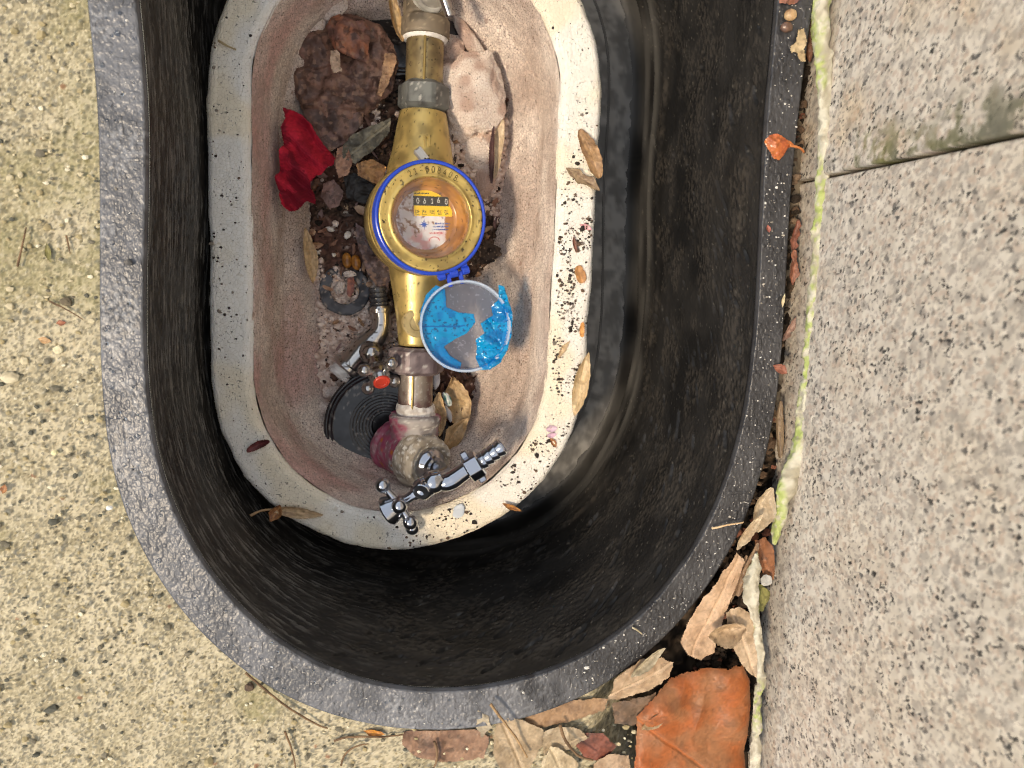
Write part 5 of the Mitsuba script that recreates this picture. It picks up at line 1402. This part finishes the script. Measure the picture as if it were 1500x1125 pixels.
leaf(404, 750, RZ + 0.003, 28, 20, 60, 'crumpled rusty scrap at the tip of the lower left leaf', (0.36, 0.17, 0.06), RUST2, seed=28, bend=0.2, curl=0.6, crumple=0.2)
leaf(750, 742, RZ + 0.001, 34, 10, -28, 'rusty leaf sliver at the lower right foam edge', (0.46, 0.23, 0.07), RUST2, seed=29, bend=0.1, curl=0.6, fold=0.3)
leaf(850, 402, RZ, 26, 17, 100, 'flat orange brown chip on the right foam rim', (0.48, 0.25, 0.10), (0.36, 0.17, 0.06), seed=30, bend=0.02, curl=0.05, shape=0.25, nt=16, ns=9)
leaf(853, 483, RZ, 22, 9, 85, 'small bright orange chip at the foam edge', (0.66, 0.33, 0.10), (0.5, 0.22, 0.06), seed=31, bend=0.02, curl=0.05, shape=0.3, nt=14, ns=7)
leaf(858, 333, RZ, 20, 9, -20, 'pink petal scrap above the orange brown chip', (0.66, 0.36, 0.38), (0.5, 0.26, 0.28), seed=32, bend=0.1, curl=0.3, nt=14, ns=7)
leaf(808, 628, RZ, 17, 12, 10, 'upper lilac petal on the lower right foam rim', (0.66, 0.48, 0.58), (0.5, 0.36, 0.44), seed=33, bend=0.1, curl=0.3, shape=0.5, nt=14, ns=7, name='petal', cat='petal')
leaf(808, 637, RZ, 15, 9, 15, 'lower lilac petal on the lower right foam rim', (0.62, 0.42, 0.54), (0.5, 0.34, 0.42), seed=34, bend=0.1, curl=0.3, shape=0.5, nt=14, ns=7, name='petal', cat='petal')
leaf(810, 648, RZ, 18, 9, 120, 'rusty scrap just below the lilac petals', (0.48, 0.22, 0.09), RUST2, seed=35, bend=0.1, curl=0.4, nt=14, ns=7)
leaf(842, 358, RZ + 0.001, 26, 8, 95, 'dark red brown scrap on the soiled right rim', (0.22, 0.09, 0.06), BROWN2, seed=36, bend=0.1, curl=0.6, nt=14, ns=7)
lump(672, 748, RZ + 0.001, (9, 13, 2.5), 'pale blue white plastic chip on the lower foam rim', 81, 'plastic_scrap', 'plastic scrap', 'matter', rot=-0.5, flat=0.6, pal=dict(ca=(0.62, 0.68, 0.74), cb=(0.5, 0.55, 0.62), f=100))
twig([(320, 60, RZ), (332, 67, RZ), (346, 74, RZ)], 1.6, 'short straw stalk on the upper left foam rim', (0.46, 0.36, 0.2), (0.28, 0.2, 0.1), seed=4)

# --- on the black rim
BZ = RIM_Z + 0.001
sheet([(1116, 208), (1122, 200), (1134, 196), (1142, 199), (1150, 205), (1158, 209), (1162, 214), (1152, 219), (1147, 228), (1140, 236), (1130, 234), (1124, 226), (1120, 216)], BZ, 'crumpled bright orange leaf on the right black rim', (0.62, 0.19, 0.05), (0.42, 0.10, 0.03), amp=0.003, freq=130, seed=33, lift=0.004, bsdf='leaf_wet', edge=-0.002, spots=0.3, step=0.0004)
twig([(1156, 214, BZ + .003), (1168, 216, BZ + .003), (1177, 224, BZ + .001)], 2.4, 'orange stalk of the crumpled leaf on the black rim', (0.50, 0.18, 0.06), (0.36, 0.12, 0.04), 'leaf_stalk', 'leaf stalk')
sheet([(1167, 44), (1179, 40), (1181, 60), (1177, 72), (1180, 92), (1170, 94), (1166, 76), (1158, 80), (1157, 68), (1166, 60)], BZ, 'cream flake of bark on the upper right black rim', (0.56, 0.44, 0.26), (0.42, 0.31, 0.17), amp=0.001, freq=120, seed=34, lift=0.001, name='bark_flake', cat='bark flake')
sheet([(1136, 0), (1146, -6), (1162, -8), (1170, 2), (1160, 10), (1148, 12), (1138, 8)], BZ, 'reddish wet leaf at the top of the right black rim', (0.46, 0.20, 0.12), (0.26, 0.10, 0.06), amp=0.003, freq=120, seed=35, lift=0.004, bsdf='leaf_wet')
lump(1158, 22, BZ + 0.003, (9, 8, 7), 'glossy tan seed on the upper right black rim', 83, 'seed', 'seed', 'leaf_wet', rough=0.12, flat=0, sub=4, pal=dict(ca=(0.46, 0.31, 0.16), cb=(0.25, 0.14, 0.07), f=200))
lump(1152, 40, BZ + 0.002, (9, 7, 6), 'brown wet seed just below the tan seed', 84, 'seed', 'seed', 'leaf_wet', rough=0.15, flat=0, sub=4, pal=dict(ca=(0.16, 0.09, 0.06), cb=(0.07, 0.04, 0.03), f=200))
leaf(1142, 541, BZ + 0.001, 26, 17, 150, 'small crinkled red brown leaf at the outer edge of the rim', (0.40, 0.16, 0.10), (0.24, 0.09, 0.06), seed=41, bend=0.1, curl=0.5, crumple=0.25, nt=20, ns=11)
leaf(1125, 335, BZ, 12, 8, 100, 'tiny brick red chip on the right black rim', (0.36, 0.12, 0.09), (0.2, 0.07, 0.05), seed=42, nt=10, ns=7)
leaf(1147, 440, BZ, 22, 6, 80, 'small cream chip at the outer edge of the rim', (0.62, 0.54, 0.34), (0.5, 0.4, 0.24), seed=43, nt=12, ns=7)
twig([(1042, 773, BZ + 0.001), (1062, 769, BZ + 0.003), (1088, 764, BZ + 0.002)], 1.9, 'pale straw lying across the lower right black rim', (0.62, 0.46, 0.28), (0.46, 0.31, 0.17), 'straw', 'straw')
twig([(926, 918, BZ), (934, 922, BZ + .001), (940, 928, BZ)], 1.6, 'short cream root scrap on the lower right black rim', (0.50, 0.45, 0.32), (0.36, 0.31, 0.2), 'straw', 'straw')
n_ = 1500
ti = rng.integers(0, len(inner), n_)
gp = inner[ti] - nrm[ti] * (width[ti] * rng.uniform(0.06, 0.94, n_))[:, None]
kp = rng.uniform(size=n_) < np.where(gp[:, 0] > 0.08, 0.8, 0.12)
gp = np.column_stack([gp[kp], np.full(kp.sum(), RIM_Z)])
gm = grains(gp, 0.00042, 12, 0, 0.6)
obj('rim_sand', gm, 'matter', smooth=False, color=np.repeat(np.array([(0.62, 0.60, 0.56), (0.40, 0.37, 0.32), (0.22, 0.2, 0.17)])[rng.choice(3, len(gp), p=[.5, .3, .2])], 12, 0))
tag('rim_sand', 'white sand specks on the black plastic rim', 'sand', kind='stuff')
n_ = 420                                                            # beads of rain on the left side of the rim
ti = rng.integers(0, len(inner), n_)
gp = inner[ti] - nrm[ti] * (width[ti] * rng.uniform(0.08, 0.92, n_))[:, None]
gp = gp[(gp[:, 0] < 0.04) & (gp[:, 1] < 0.2)]
dome = trimesh.creation.icosphere(subdivisions=2)
Vd, Fd = [], []
for k_, g_ in enumerate(gp):
    r_ = rng.lognormal(-7.25, 0.45)
    Vd.append(dome.vertices * np.array([r_, r_ * rng.uniform(0.75, 1.1), r_ * 0.5]) + np.array([g_[0], g_[1], RIM_Z + 0.0002])); Fd.append(dome.faces + k_ * len(dome.vertices))
obj('rain_beads', trimesh.Trimesh(np.vstack(Vd), np.vstack(Fd), process=False), 'water', smooth=True)
tag('rain_beads', 'small beads of rain water on the left black rim', 'water drops', kind='stuff')
for (px, py, lab) in ((958, 808, 'upper tiny pale chip on the dark inner wall'), (972, 824, 'lower tiny pale chip on the dark inner wall')):
    q = P(px, py, -0.06)
    lump(px, py, -0.075, (5, 6, 3), lab, px, 'husk', 'husk', 'matter', sub=3, pal=dict(ca=(0.62, 0.48, 0.38), cb=(0.5, 0.36, 0.28), f=200))

# --- sealant and litter in the gap beside the slabs
n_ = 1500
yy_ = rng.uniform(-0.30, 0.21, n_)
xx_ = wall_x(yy_) - rng.uniform(0.006, 0.05, n_)
okk = ~shapely.contains_xy(outer_poly.buffer(0.002), xx_, yy_)
gp = np.column_stack([xx_, yy_, -0.024 + rng.uniform(0, 0.008, n_)])[okk]
gm = grains(gp, 0.0021, 14, 1, 0.7)
nv_ = len(gm.vertices) // len(gp)
obj('gap_crumbs', gm, 'matter', smooth=False, color=np.repeat(np.array([(0.03, 0.022, 0.016), (0.10, 0.065, 0.042), (0.19, 0.13, 0.085), (0.17, 0.07, 0.045)])[rng.choice(4, len(gp), p=[.5, .27, .15, .08])], nv_, 0))
tag('gap_crumbs', 'dark soil and leaf crumbs in the gap beside the granite', 'debris', kind='stuff')


def strip(rows, label, name, seed, z=0.004):
    pts = [P(x, y, z) for x, y, r in rows]
    m = tube(pts, [1.18 * r * mpp(z) for x, y, r in rows], 26, 30, wob=0.0058, seed=seed)
    m.vertices += 0.0018 * (np.stack([meshkit.fbm(m.vertices * 420 + k_, 2, seed + k_) for k_ in range(3)], -1) - 0.5)
    v = np.asarray(m.vertices)
    yy = v[:, 1]
    g = meshkit.fbm(v * np.array([60, 24, 60]), 3, seed) - 0.28 * sstep(0.055, 0.10, yy) - 0.16 * sstep(-0.05, -0.085, yy) + 0.15
    g = sstep(0.42, 0.56, g) * sstep(0.35, 0.6, meshkit.fbm(v * 300, 2, seed + 3))
    c = nmix((0.54, 0.515, 0.42), (0.35, 0.32, 0.24), sstep(0.35, 0.65, meshkit.fbm(v * np.array([240, 120, 240]), 3, seed + 5)))
    c = nmix(c, nmix((0.24, 0.33, 0.05), (0.44, 0.49, 0.17), meshkit.noise(v * 500, seed + 6)), g * 0.85)
    key = numbered(name)
    obj(name, m, 'sealant', None, smooth=True, color=c)
    return tag(key, label, 'sealant')


strip([(1199, -60, 10), (1201, -20, 10), (1203, 40, 11), (1206, 100, 9), (1208, 160, 8), (1208, 230, 7.5), (1202, 310, 7), (1196, 400, 7.5), (1189, 480, 7.5), (1183, 560, 7.5), (1176, 620, 9), (1167, 668, 11), (1154, 708, 11), (1143, 750, 8.5), (1136, 795, 5)], 'mossy yellow green sealant bead along the foot of the granite', 'sealant_bead', 4)
strip([(1109, 810, 2.5), (1106, 828, 7), (1101, 850, 10), (1100, 872, 9), (1104, 895, 6), (1110, 925, 5), (1115, 960, 5), (1116, 985, 5), (1112, 1012, 5), (1109, 1060, 6), (1106, 1100, 6), (1105, 1160, 6)], 'loose peeling pale green sealant strip among the dry leaves', 'sealant_bead', 9, 0.012)
GZ = -0.012
for (px, py, L, W, a, z, lab, c1, c2, sd, kw) in (
        (1186, 62, 56, 18, 95, GZ, 'dark rust leaf wedged in the gap at the upper right', (0.20, 0.09, 0.05), (0.10, 0.05, 0.035), 51, {}),
        (1163, 345, 46, 20, 85, GZ, 'upper brick brown leaf wedged beside the rim', (0.30, 0.12, 0.08), (0.18, 0.075, 0.05), 52, dict(shape=0.4, torn=0.6, crumple=0.35)),
        (1161, 392, 52, 20, 92, GZ + .004, 'lower brick brown leaf wedged beside the rim', (0.34, 0.14, 0.085), (0.2, 0.08, 0.05), 53, dict(shape=0.35, torn=0.6, crumple=0.35)),
        (1155, 482, 40, 15, 60, GZ, 'pinkish brown leaf fold wedged halfway down the gap', (0.36, 0.22, 0.17), (0.22, 0.13, 0.1), 54, dict(torn=0.5, crumple=0.3)),
        (1140, 628, 90, 15, 88, GZ, 'grey brown stick like leaf in the gap', (0.30, 0.22, 0.14), (0.2, 0.14, 0.09), 55, dict(shape=0.4, curl=0.9)),
        (1116, 744, 74, 40, 70, 0.000, 'pale tan dried curl where the gap widens', (0.60, 0.50, 0.36), (0.44, 0.34, 0.22), 56, dict(curl=0.9, shape=0.6, bend=0.15)),
        (1097, 778, 70, 20, 58, 0.006, 'thin folded pale leaf leaning on the rim', (0.58, 0.47, 0.32), PALE2, 57, dict(curl=0.6, fold=0.5)),
        (1092, 832, 92, 17, 76, 0.008, 'left rolled brown leaf in the pile', (0.34, 0.22, 0.13), (0.2, 0.125, 0.075), 58, dict(curl=1.4, shape=0.4)),
        (1075, 848, 88, 16, 72, 0.004, 'right rolled brown leaf in the pile', (0.40, 0.27, 0.165), (0.25, 0.16, 0.1), 59, dict(curl=1.4, shape=0.4)),
        (1062, 922, 62, 44, 10, 0.012, 'crumpled tan leaf tip over the long buff leaf', (0.52, 0.38, 0.24), (0.36, 0.25, 0.15), 60, dict(curl=0.7, crumple=0.2)),
        (948, 968, 72, 20, 36, 0.008, 'pale leaf edge curled along the outside of the rim', (0.52, 0.45, 0.31), (0.36, 0.3, 0.2), 61, dict(curl=0.7)),
        (960, 1052, 56, 24, 30, 0.006, 'small curled tan leaf by the orange leaf corner', (0.52, 0.38, 0.22), TAN2, 62, dict(curl=0.9))):
    args = dict(bend=0.08, curl=0.4, fold=0.2, crumple=0.12, shape=0.7); args.update(kw)
    leaf(px, py, z, L, W, a, lab, c1, c2, seed=sd, **args)
sheet([(1106, 790), (1120, 786), (1133, 800), (1136, 830), (1131, 862), (1122, 850), (1110, 826), (1102, 808)], 0.002, 'rust brown leaf under the end of the sealant bead', (0.30, 0.125, 0.055), (0.18, 0.075, 0.04), amp=0.003, freq=80, seed=61, vein=((1108, 792), (1131, 858)))
lump(1122, 850, 0.006, (9, 10, 3), 'grey white plaster chip beside the pale green strip', 91, 'plaster_chip', 'plaster chip', 'matter', flat=0.6, pal=dict(ca=(0.50, 0.50, 0.48), cb=(0.36, 0.36, 0.35), f=160))
lump(1113, 878, 0.000, (15, 22, 6), 'mossy olive clump behind the pale green strip', 92, 'moss_clump', 'moss', 'matter', spikes=0.2, pal=dict(ca=(0.26, 0.25, 0.09), cb=(0.13, 0.125, 0.05), f=260))
sheet([(1078, 806), (1088, 818), (1082, 846), (1068, 880), (1056, 920), (1048, 958), (1030, 968), (1008, 962), (1000, 946), (1006, 918), (1022, 888), (1046, 852)], 0.006, 'long buff leaf leaning on the outside of the rim', (0.62, 0.43, 0.28), (0.48, 0.31, 0.19), amp=0.003, freq=50, seed=62, vein=((1082, 812), (1016, 960)), tilt=(0.1, 0), spots=0.3)
sheet([(1062, 896), (1082, 888), (1100, 898), (1112, 930), (1117, 966), (1110, 996), (1096, 986), (1082, 968), (1066, 936)], 0.010, 'broad cream brown leaf beside the pale green strip', (0.60, 0.46, 0.32), (0.46, 0.33, 0.21), amp=0.004, freq=45, seed=63, vein=((1070, 892), (1108, 992)), spots=0.4)
sheet([(932, 1050), (952, 1030), (985, 1002), (1030, 986), (1070, 984), (1094, 978), (1104, 1002), (1103, 1060), (1098, 1125), (1094, 1165), (926, 1165), (928, 1120), (934, 1078)], 0.006, 'very large glossy orange leaf at the bottom beside the slabs', (0.40, 0.115, 0.03), (0.34, 0.15, 0.065), amp=0.007, freq=34, seed=64, bsdf='leaf', vein=((940, 1060), (1085, 1165)), edge=-0.006, spots=0.35)
sheet([(900, 992), (938, 966), (968, 962), (986, 970), (980, 992), (950, 1012), (918, 1024), (890, 1026)], 0.006, 'buff leaf lying between the rim and the orange leaf', (0.56, 0.42, 0.28), (0.42, 0.29, 0.18), amp=0.003, freq=55, seed=65, vein=((895, 1018), (982, 972)), spots=0.4)
sheet([(895, 1030), (930, 1022), (962, 1014), (958, 1040), (930, 1062), (900, 1062)], 0.003, 'dark brown leaf under the buff leaf', (0.24, 0.155, 0.10), (0.13, 0.085, 0.055), amp=0.003, freq=60, seed=66)
sheet([(728, 1056), (748, 1050), (772, 1056), (797, 1068), (794, 1094), (782, 1116), (768, 1140), (735, 1140), (722, 1106), (722, 1078)], 0.004, 'broad dull tan leaf below the middle of the box', (0.48, 0.37, 0.24), (0.35, 0.26, 0.16), amp=0.003, freq=45, seed=67, vein=((734, 1054), (770, 1136)), spots=0.35)
twig([(718, 1030, 0.010), (738, 1056, 0.012), (758, 1084, 0.010), (772, 1108, 0.008)], 2.6, 'thin twig lying on the dull tan leaf', (0.36, 0.24, 0.13), (0.2, 0.13, 0.07))
sheet([(792, 1072), (815, 1062), (850, 1066), (862, 1080), (842, 1094), (815, 1104), (796, 1108)], 0.004, 'grey tan leaf right of the dull tan leaf', (0.46, 0.37, 0.25), (0.34, 0.26, 0.17), amp=0.003, freq=60, seed=68, vein=((795, 1104), (860, 1078)))
sheet([(840, 1088), (858, 1074), (884, 1072), (904, 1092), (888, 1116), (858, 1112)], 0.003, 'dark red brown leaf between the tan and orange leaves', (0.26, 0.085, 0.055), (0.14, 0.055, 0.04), amp=0.003, freq=60, seed=69)
sheet([(792, 1116), (806, 1092), (820, 1096), (848, 1118), (842, 1150), (800, 1150)], 0.007, 'pale cream leaf at the bottom edge', (0.60, 0.50, 0.34), (0.46, 0.36, 0.23), amp=0.003, freq=60, seed=70, vein=((806, 1094), (830, 1146)), spots=0.3)
sheet([(868, 1118), (892, 1104), (922, 1106), (926, 1150), (872, 1150)], 0.005, 'buff leaf at the bottom edge beside the orange leaf', (0.56, 0.42, 0.29), (0.42, 0.29, 0.19), amp=0.003, freq=60, seed=71, spots=0.4)
sheet([(770, 1040), (800, 1036), (860, 1022), (892, 1022), (886, 1040), (838, 1056), (796, 1066), (768, 1060)], 0.002, 'long brown leaf pressed along the outside of the rim', (0.40, 0.25, 0.14), (0.25, 0.15, 0.085), amp=0.002, freq=60, seed=72, spots=0.4)
sheet([(590, 1072), (640, 1068), (700, 1068), (718, 1078), (710, 1110), (660, 1118), (610, 1110), (588, 1092)], 0.001, 'flat reddish brown leaf below the rim, left of the dull tan leaf', (0.32, 0.19, 0.12), (0.18, 0.1, 0.065), amp=0.002, freq=60, seed=73, spots=0.6)
sheet([(700, 1040), (716, 1048), (722, 1066), (706, 1082), (696, 1066)], 0.004, 'small grey leaf standing against the rim', (0.42, 0.36, 0.26), (0.3, 0.24, 0.17), amp=0.002, freq=70, seed=74)
leaf(548, 1072, 0.001, 34, 14, 165, 'small orange leaf scrap below the rim', (0.60, 0.27, 0.05), (0.42, 0.16, 0.04), seed=75, bend=0.1, curl=0.5, nt=18, ns=9)
for k_, (pts_, r_, lab) in enumerate((
        ([(360, 985, .001), (400, 1018, .002), (450, 1052, .002), (480, 1066, .001)], 2.0, 'long thin root curving below the left rim'),
        ([(418, 1070, .001), (428, 1098, .002), (434, 1130, .001)], 1.8, 'short upright root at the bottom left'),
        ([(490, 1084, .001), (520, 1078, .002), (560, 1078, .002), (590, 1074, .001)], 2.0, 'thin root running toward the orange scrap'),
        ([(500, 1120, .001), (512, 1098, .003), (540, 1088, .002)], 1.7, 'bent root below the thin root'),
        ([(820, 1060, .008), (828, 1084, .012), (846, 1104, .012), (868, 1112, .010)], 2.6, 'branched dark twig lying over the grey tan leaf'),
        ([(27, 390, .001), (34, 360, .002), (40, 333, .001)], 1.5, 'brown straw on the concrete at the upper left'),
        ([(74, 441, .001), (96, 452, .002), (122, 468, .001)], 1.3, 'thin brown straw pointing at the rim'),
        ([(98, 345, .001), (104, 372, .001)], 1.2, 'short dark straw near the green leaf'),
        ([(636, 1085, .004), (640, 1110, .004), (630, 1130, .003)], 2.2, 'dark stalk over the reddish brown leaf'))):
    twig(pts_, r_, lab, seed=k_ + 3)
leaf(72, 370, 0.001, 26, 10, 100, 'small olive leaf on the concrete left of the box', (0.24, 0.22, 0.07), (0.16, 0.14, 0.05), seed=76, nt=16, ns=9)
leaf(90, 473, 0.001, 13, 9, 10, 'brick red chip on the concrete left of the box', (0.40, 0.16, 0.08), (0.28, 0.1, 0.06), seed=77, nt=12, ns=7)
leaf(66, 498, 0.001, 18, 11, -10, 'orange tan chip on the concrete left of the box', (0.62, 0.40, 0.20), (0.5, 0.3, 0.14), seed=78, nt=12, ns=7)
leaf(6, 716, 0.001, 14, 11, 70, 'rusty chip at the left edge of the concrete', (0.46, 0.22, 0.09), (0.3, 0.13, 0.06), seed=79, nt=12, ns=7)
for k_, (px, py, r, pal) in enumerate(((14, 553, (13, 8, 5), ((0.60, 0.54, 0.38), (0.46, 0.40, 0.27))), (85, 512, (7, 6, 4), ((0.74, 0.68, 0.46), (0.6, 0.54, 0.36))), (97, 442, (8, 7, 5), ((0.20, 0.17, 0.11), (0.12, 0.1, 0.07))), (188, 384, (6, 5, 4), ((0.14, 0.13, 0.12), (0.08, 0.08, 0.08))), (80, 663, (4, 4, 3), ((0.8, 0.76, 0.4), (0.7, 0.66, 0.4))), (160, 744, (5, 4, 3), ((0.8, 0.8, 0.76), (0.7, 0.7, 0.66))), (365, 1007, (8, 7, 5), ((0.12, 0.085, 0.06), (0.07, 0.05, 0.04))))):
    lab = ('flat buff pebble set in the concrete at the left edge', 'pale yellow pebble left of the box', 'dark brown clod on the concrete near the thin straw', 'dark grit lump sitting on the left black rim', 'tiny yellow chip on the left concrete', 'tiny white chip near the left rim', 'dark brown acorn cup sized clod below the rim')[k_]
    lump(px, py, 0.006 if k_ == 3 else 0.0015, r, lab, 95 + k_, 'pebble', 'pebble', 'matter', sub=3, pal=dict(ca=pal[0], cb=pal[1], f=300))
